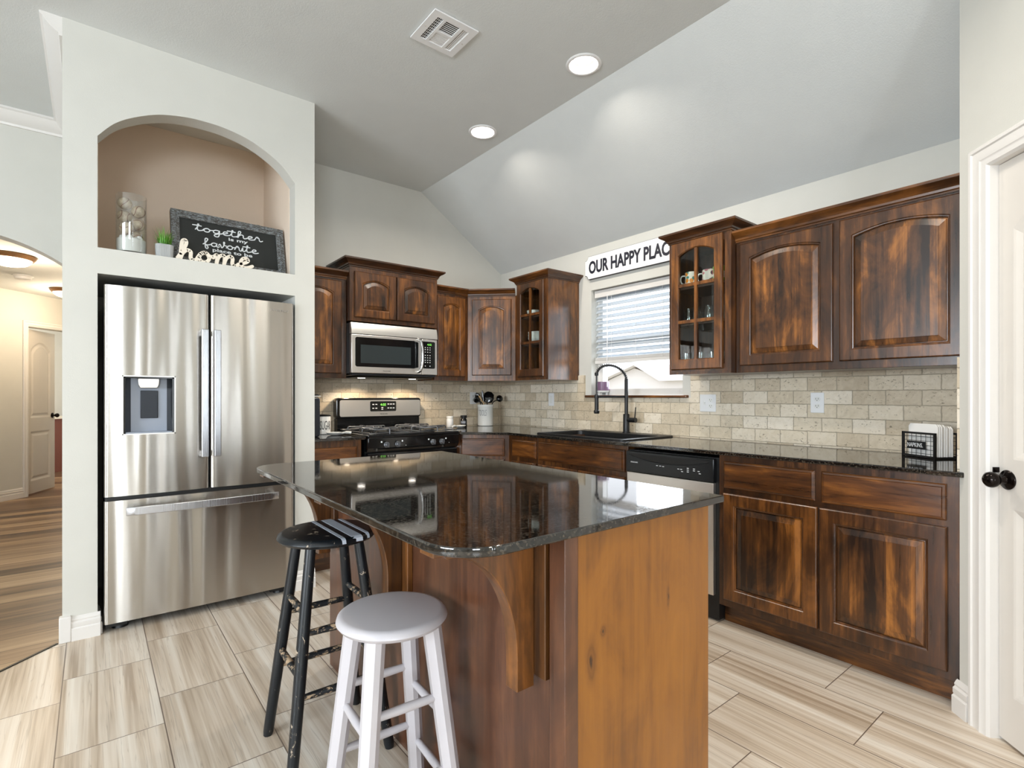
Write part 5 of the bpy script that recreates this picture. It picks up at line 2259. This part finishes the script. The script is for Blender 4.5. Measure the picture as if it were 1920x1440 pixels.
O_, T_, G_, R_2, P_, K_ = srgb(222, 140, 60), srgb(70, 130, 120), srgb(120, 160, 80), srgb(190, 60, 60), srgb(200, 120, 130), srgb(80, 50, 60)
mug('mug with orange and teal leaf pattern, leftmost in the right glass cabinet', (-.275, -2.345, 1.8862), (O_, T_, G_), 1, 2.2)
mug('mug with red flowers, middle one in the right glass cabinet', (-.255, -2.452, 1.8862), (R_2, P_, K_), 2, 2.0)
mug('mug with red berry pattern, rightmost in the right glass cabinet', (-.285, -2.540, 1.8862), (R_2, R_2, G_), 3, -1.2)

JAR = [(.001, .0003), (.030, .0003), (.034, .006), (.034, .070), (.026, .084), (.026, .098), (.0285, .100), (.0265, .100), (.0245, .084), (.032, .068), (.031, .008), (.001, .006)]
g = 'glass jars on the middle shelf of the right glass cabinet'
j = revolve_thing('glass_jar', 'clear glass jar at the far left of the middle shelf, right glass cabinet', 'jar', (-.24, -2.300, 1.6602), JAR, M['jar_glass'], g)
dup(j, (-.27, -2.375, 1.6602), 'clear glass jar beside the glazing bar on the middle shelf, right glass cabinet', g)
dup(j, (-.26, -2.452, 1.6602), 'clear glass jar right of the glazing bar on the middle shelf, right glass cabinet', g)
dup(j, (-.25, -2.535, 1.6602), 'clear glass jar at the far right of the middle shelf, right glass cabinet', g)
TG = [(.001, .0003), (.026, .0003), (.028, .004), (.033, .120), (.031, .120), (.0265, .008), (.001, .006)]
g = 'tumblers at the bottom of the right glass cabinet'
j = revolve_thing('drinking_glass', 'tall clear tumbler left of the glazing bar at the bottom of the right glass cabinet', 'glass', (-.28, -2.310, 1.3525), TG, M['jar_glass'], g)
dup(j, (-.27, -2.405, 1.3525), 'tall clear tumbler just right of the glazing bar, bottom of right glass cabinet', g)
dup(j, (-.265, -2.480, 1.3525), 'tall clear tumbler near the right stile at the bottom of the right glass cabinet', g)
dup(j, (-.225, -2.548, 1.3525), 'tall clear tumbler rightmost at the bottom of the right glass cabinet', g)
revolve_thing('drinking_glass', 'short clear glass at the bottom left of the left glass cabinet', 'glass', (-.28, -.725 - .03, 1.3525), [(r * .95, h * .6) for r, h in TG], M['jar_glass'])

# ================================================================== STOOLS


def stool(name, label, c, zt, rs, th, feet, tops, lr, rungs, mats, parts_label=None, octo=False):
    t = thing(name, label, 'stool', (c[0], c[1], 0))
    mm = MB()
    mm.lathe([(.001, zt - th), (rs - .020, zt - th), (rs - .008, zt - th + .004), (rs, zt - th * .55), (rs - .003, zt - .007), (rs - .011, zt - .0012), (rs - .02, zt), (.001, zt)],
             (c[0], c[1], 0), (0, 0, 1), 56, False)
    seat = mm.build('seat', mats[0], t, smooth=40)
    for k in range(4):
        mm = MB()
        a, b = Vector(feet[k]), Vector(tops[k])
        if octo:
            d = (b - a).normalized()
            e1 = Vector((math.cos(octo), math.sin(octo), 0))
            e1 = (e1 - d * e1.dot(d)).normalized()
            e2 = d.cross(e1)
            L = []
            for p, w in ((a, lr * .88), (b, lr)):
                q = w * .52
                L.append([p + e1 * x + e2 * y for x, y in ((w, q), (q, w), (-q, w), (-w, q), (-w, -q), (-q, -w), (q, -w), (w, -q))])
            mm.loops(L)
            mm.build('leg', mats[1], t, smooth=0)
        else:
            mm.tube([a, a + (b - a) * .02, a.lerp(b, .5), b], [lr * .8, lr * .92, lr * 1.05, lr * .9], 16)
            mm.build('leg', mats[1], t, smooth=60)
    for k, zz in rungs:
        a0, b0_ = Vector(feet[k]), Vector(tops[k])
        a1, b1 = Vector(feet[(k + 1) % 4]), Vector(tops[(k + 1) % 4])
        p = a0 + (b0_ - a0) * (zz / b0_.z)
        q = a1 + (b1 - a1) * (zz / b1.z)
        mm = MB()
        mm.tube([p, p.lerp(q, .15), p.lerp(q, .5), p.lerp(q, .85), q], [.0085, .0105, .0120, .0105, .0085], 12)
        mm.build('rung', mats[2], t, smooth=60)
    return t, seat


def legs(c, a, b, ang0, zt):
    feet, tops = [], []
    for k in range(4):
        q = ang0 + PI / 2 * k
        feet.append((c[0] + a * math.cos(q), c[1] + a * math.sin(q), 0))
        tops.append((c[0] + b * math.cos(q), c[1] + b * math.sin(q), zt))
    return feet, tops


# chipped black paint over pale wood
n = NT('chipped_black_paint')
co = n.coords('Object')
ch = n.noise(n.scale(co, (30, 30, 16)), 1.0, 6, .72, .6)
ar = n.noise(co, 5.0, 2)
k = n.math('ADD', ch, n.math('MULTIPLY', n.math('SUBTRACT', ar, .5), .28))
mk = n.ramp(k, [(.63, 0.0), (.655, 1.0)])
n.set(Base_Color=n.mix(mk, srgb(17, 22, 27), srgb(176, 160, 140)), Roughness=.36)
n.bump(mk, -.2, .001)
M['chipped'] = n.m
n = NT('worn_black_rung')
co = n.coords('Object')
ch = n.noise(n.scale(co, (34, 34, 60)), 1.0, 5, .7, .6)
mk = n.ramp(ch, [(.53, 0.0), (.57, 1.0)])
n.set(Base_Color=n.mix(mk, srgb(22, 26, 30), srgb(186, 160, 130)), Roughness=.5)
M['worn_rung'] = n.m
M['stool_white'] = plain('white_stool_paint', srgb(198, 194, 198), .32)

bc = (-2.597, -2.395)
feet, tops = legs(bc, .226, .112, math.radians(43), .712)
t, seat = stool('bar_stool', 'tall black bar stool with chipped paint and three pale tape stripes, beside the island', bc, .737, .163, .030, feet, tops, .0185,
                [(0, .44), (1, .50), (2, .44), (3, .50), (0, .25), (1, .31), (2, .25), (3, .31)], (M['chipped'], M['chipped'], M['worn_rung']))
tape = plain('pale_grey_tape', srgb(198, 205, 216), .5)
for (x0, x1) in ((-2.606, -2.593), (-2.570, -2.534), (-2.514, -2.502)):
    m = MB()
    P = []
    xm = (x0 + x1) / 2 - bc[0]
    half = math.sqrt(max(.163 ** 2 - xm ** 2, 1e-4))
    top = [(bc[1] - half - .0008, .722), (bc[1] - half + .003, .7325), (bc[1] - half + .012, .7372), (bc[1] - half + .02, .7378), (bc[1] + half - .02, .7378),
           (bc[1] + half - .012, .7372), (bc[1] + half - .003, .7325), (bc[1] + half + .0008, .722)]
    m.prism(top + [(y, z - .001) for y, z in top[::-1]], x0, x1, 'x')
    m.build('tape_stripe', tape, seat, smooth=0)

wc = (-2.590, -2.888)
feet, tops = legs(wc, .192, .111, .7187, .585)
t, seat = stool('bar_stool', 'lower white painted bar stool with octagonal legs in the foreground', wc, .612, .150, .032, feet, tops, .0235,
                [(0, .39), (1, .34), (2, .39), (3, .34), (0, .20), (1, .15), (2, .20), (3, .15)], (M['stool_white'], M['stool_white'], M['stool_white']), None, .72)

# ================================================================== CEILING


def downlight(label, c):
    t = thing('recessed_light', label, 'ceiling light', (c[0], c[1], ZC), 'recessed ceiling lights')
    m = MB()
    m.lathe([(.098, -.0002), (.099, -.003), (.094, -.007), (.083, -.008), (.077, -.004), (.076, .004)], (c[0], c[1], ZC), (0, 0, 1), 40, False)
    m.build('trim_ring', M['white_plastic'], t, smooth=40)
    m = MB()
    m.lathe([(.0765, .002), (.072, .012), (.056, .028), (.050, .0295)], (c[0], c[1], ZC), (0, 0, 1), 40, False)
    m.build('baffle', M['white_gloss'], t, smooth=40)
    m = MB()
    m.lathe([(.054, .0285), (.045, .0272), (.001, .0262)], (c[0], c[1], ZC), (0, 0, 1), 40, False)
    m.build('lens', M['lamp'], t, smooth=40)
    d = bpy.data.lights.new('recessed_bulb', 'AREA')
    d.shape = 'DISK'
    d.size = .09
    d.energy = 17
    d.color = (1.0, .91, .80)
    o = bpy.data.objects.new('recessed_bulb', d)
    COL.objects.link(o)
    o.parent = t
    o.location = (0, 0, .0245)
    return t


l1 = downlight('round recessed ceiling light nearest the camera, right of the vent', (-1.10, -2.192))
dup(l1, (-1.105, -1.232, ZC), 'round recessed ceiling light further back, nearer the stove wall', 'recessed ceiling lights')
dup(l1, (-1.95, -3.55, ZC), 'added recessed ceiling light above the camera, outside the frame', 'recessed ceiling lights')  # unseen fixture added as warm fill for the kitchen
dup(l1, (-2.9, -4.9, ZC), 'added recessed ceiling light behind the photographer', 'recessed ceiling lights')  # another added fixture out of view, more warm fill

t = thing('ceiling_vent', 'square white ceiling air vent with mixed louvres', 'vent', (-1.838, -1.923, ZC))
VX0, VX1, VY0, VY1 = -1.964, -1.712, -2.049, -1.797
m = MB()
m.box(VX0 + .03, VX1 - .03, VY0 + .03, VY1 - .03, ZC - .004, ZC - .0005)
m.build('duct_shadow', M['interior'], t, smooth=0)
m = MB()
w = .036
for (a, b, c, d) in ((VX0, VX1, VY0, VY0 + w), (VX0, VX1, VY1 - w, VY1), (VX0, VX0 + w, VY0 + w, VY1 - w), (VX1 - w, VX1, VY0 + w, VY1 - w),
                     (-1.895, -1.880, VY0 + w, VY1 - w), (-1.800, -1.784, VY0 + w, VY1 - w)):
    m.box(a, b, c, d, ZC - .010, ZC - .003)
m.box(-1.880, -1.800, -1.930, -1.916, ZC - .010, ZC - .003)
m.build('face_plate', M['white_plastic'], t, smooth=0)
m = MB()
zt, zb = ZC - .0042, ZC - .0058
for k in range(1, 4):      # grid side
    x = -1.928 + k * .0092
    m.box(x, x + .0018, VY0 + w, VY1 - w, zb, zt)
for k in range(1, 10):
    y = VY0 + w + k * .0182
    m.box(-1.928, -1.895, y, y + .0030, zb, zt)
for k in range(0, 7):      # near louvres, open towards the camera
    y = -2.010 + k * .0122
    m.box(-1.880, -1.800, y, y + .0040, zb, zt)
for k in range(7):      # far louvres, closed towards the camera
    y = -1.914 + k * .0118
    m.box(-1.880, -1.800, y, y + .0098, zb - .001, zt)
for k in range(4):
    x = -1.784 + k * .0095
    m.box(x, x + .0068, VY0 + w, VY1 - w, zb, zt)
m.build('louvres', M['white_plastic'], t, smooth=0)
for x, y in ((-1.946, -1.923), (-1.730, -1.923)):
    m = MB()
    m.lathe([(.004, -.0105), (.003, -.012), (.001, -.0122)], (x, y, ZC), (0, 0, 1), 10)
    m.build('screw', M['steel_plain'], t, smooth=40)

# hallway ceiling fixtures


def dome_light(label, c):
    t = thing('flush_mount_light', label, 'ceiling light', (c[0], c[1], HZ), 'hallway dome lights')
    m = MB()
    m.lathe([(.175, -.0005), (.178, -.010), (.172, -.024), (.158, -.040), (.150, -.040), (.150, -.0005)], (c[0], c[1], HZ), (0, 0, 1), 36, False)
    m.build('rim', plain('bronze_rim', srgb(150, 112, 76), .35, .6), t, smooth=40)
    m = MB()
    m.lathe([(.150, -.034), (.142, -.056), (.115, -.078), (.07, -.092), (.001, -.097)], (c[0], c[1], HZ), (0, 0, 1), 36, False)
    m.build('glass_dome', M['dome'], t, smooth=60)
    d = bpy.data.lights.new('dome_bulb', 'POINT')
    d.energy = 20
    d.shadow_soft_size = .12
    d.color = (1.0, .80, .58)
    o = bpy.data.objects.new('dome_bulb', d)
    COL.objects.link(o)
    o.parent = t
    o.location = (0, 0, -.22)
    return t


l2 = dome_light('glowing dome ceiling light nearest the arch in the hallway', (-3.80, 2.08))
dup(l2, (-3.445, 3.72, HZ), 'glowing dome ceiling light deeper in the hallway, half behind the column', 'hallway dome lights')
t = thing('smoke_detector', 'small white smoke detector on the hallway ceiling between two dome lights', 'smoke detector', (-3.79, 3.07, HZ))
m = MB()
m.lathe([(.001, -.0005), (.082, -.0005), (.084, -.008), (.070, -.014), (.070, -.018), (.066, -.038), (.05, -.044), (.001, -.046)], (-3.79, 3.07, HZ), (0, 0, 1), 28, False)
m.build('housing', M['white_plastic'], t, smooth=40)

# bathroom: vanity, tap, towel ring
t = thing('bathroom_vanity', 'reddish-brown bathroom vanity glimpsed past the hallway door', 'vanity', HF @ Vector((1.75, 0, -1.9)))
m = MB(HF)
m.box(1.25, 2.6, .0, .84, -2.178, -1.62)
m.build('cabinet', plain('reddish_wood', srgb(116, 62, 44), .4), t, smooth=0)
m = MB(HF)
m.box(1.23, 2.62, .84, .87, -2.178, -1.60)
m.build('vanity_top', plain('cream_vanity_top', srgb(232, 222, 204), .25), t, smooth=0)
sv = lambda u, n_, z: HF @ Vector((u, z, n_))
q_ = (2.17, -2.0)
t = thing('bathroom_faucet', 'dark bronze bathroom tap above the vanity', 'faucet', sv(q_[0], q_[1], .87))
m = MB(HF)
m.tube(smooth_path([(2.19, .871, -2.05), (2.19, .94, -2.05), (2.17, .985, -2.02), (2.12, .985, -1.97), (2.085, .945, -1.94)], 5), .013, 12)
m.build('spout', M['bronze'], t, smooth=60)
t = thing('towel_ring', 'round dark towel ring on the bathroom wall', 'towel ring', sv(2.165, -2.18, 1.45))
m = MB(HF)
m.lathe([(.026, 0), (.026, .012), (.012, .016), (.010, .045), (.001, .046)], (2.20, 1.475, -2.1795), (0, 0, 1), 20)
m.build('mount', M['bronze'], t, smooth=40)
m = MB(HF)
m.tube([(2.20 + .085 * math.sin(2 * PI * k / 36), 1.475 - .085 + .085 * math.cos(2 * PI * k / 36), -2.139) for k in range(37)], .004, 8)
m.build('ring', M['bronze'], t, smooth=60)
d = bpy.data.lights.new('bathroom_bulb', 'POINT')
d.energy = 45
d.color = (1.0, .88, .72)
d.shadow_soft_size = .15
o = bpy.data.objects.new('bathroom_bulb', d)
o.location = HF @ Vector((1.6, 2.1, -1.2))
COL.objects.link(o)
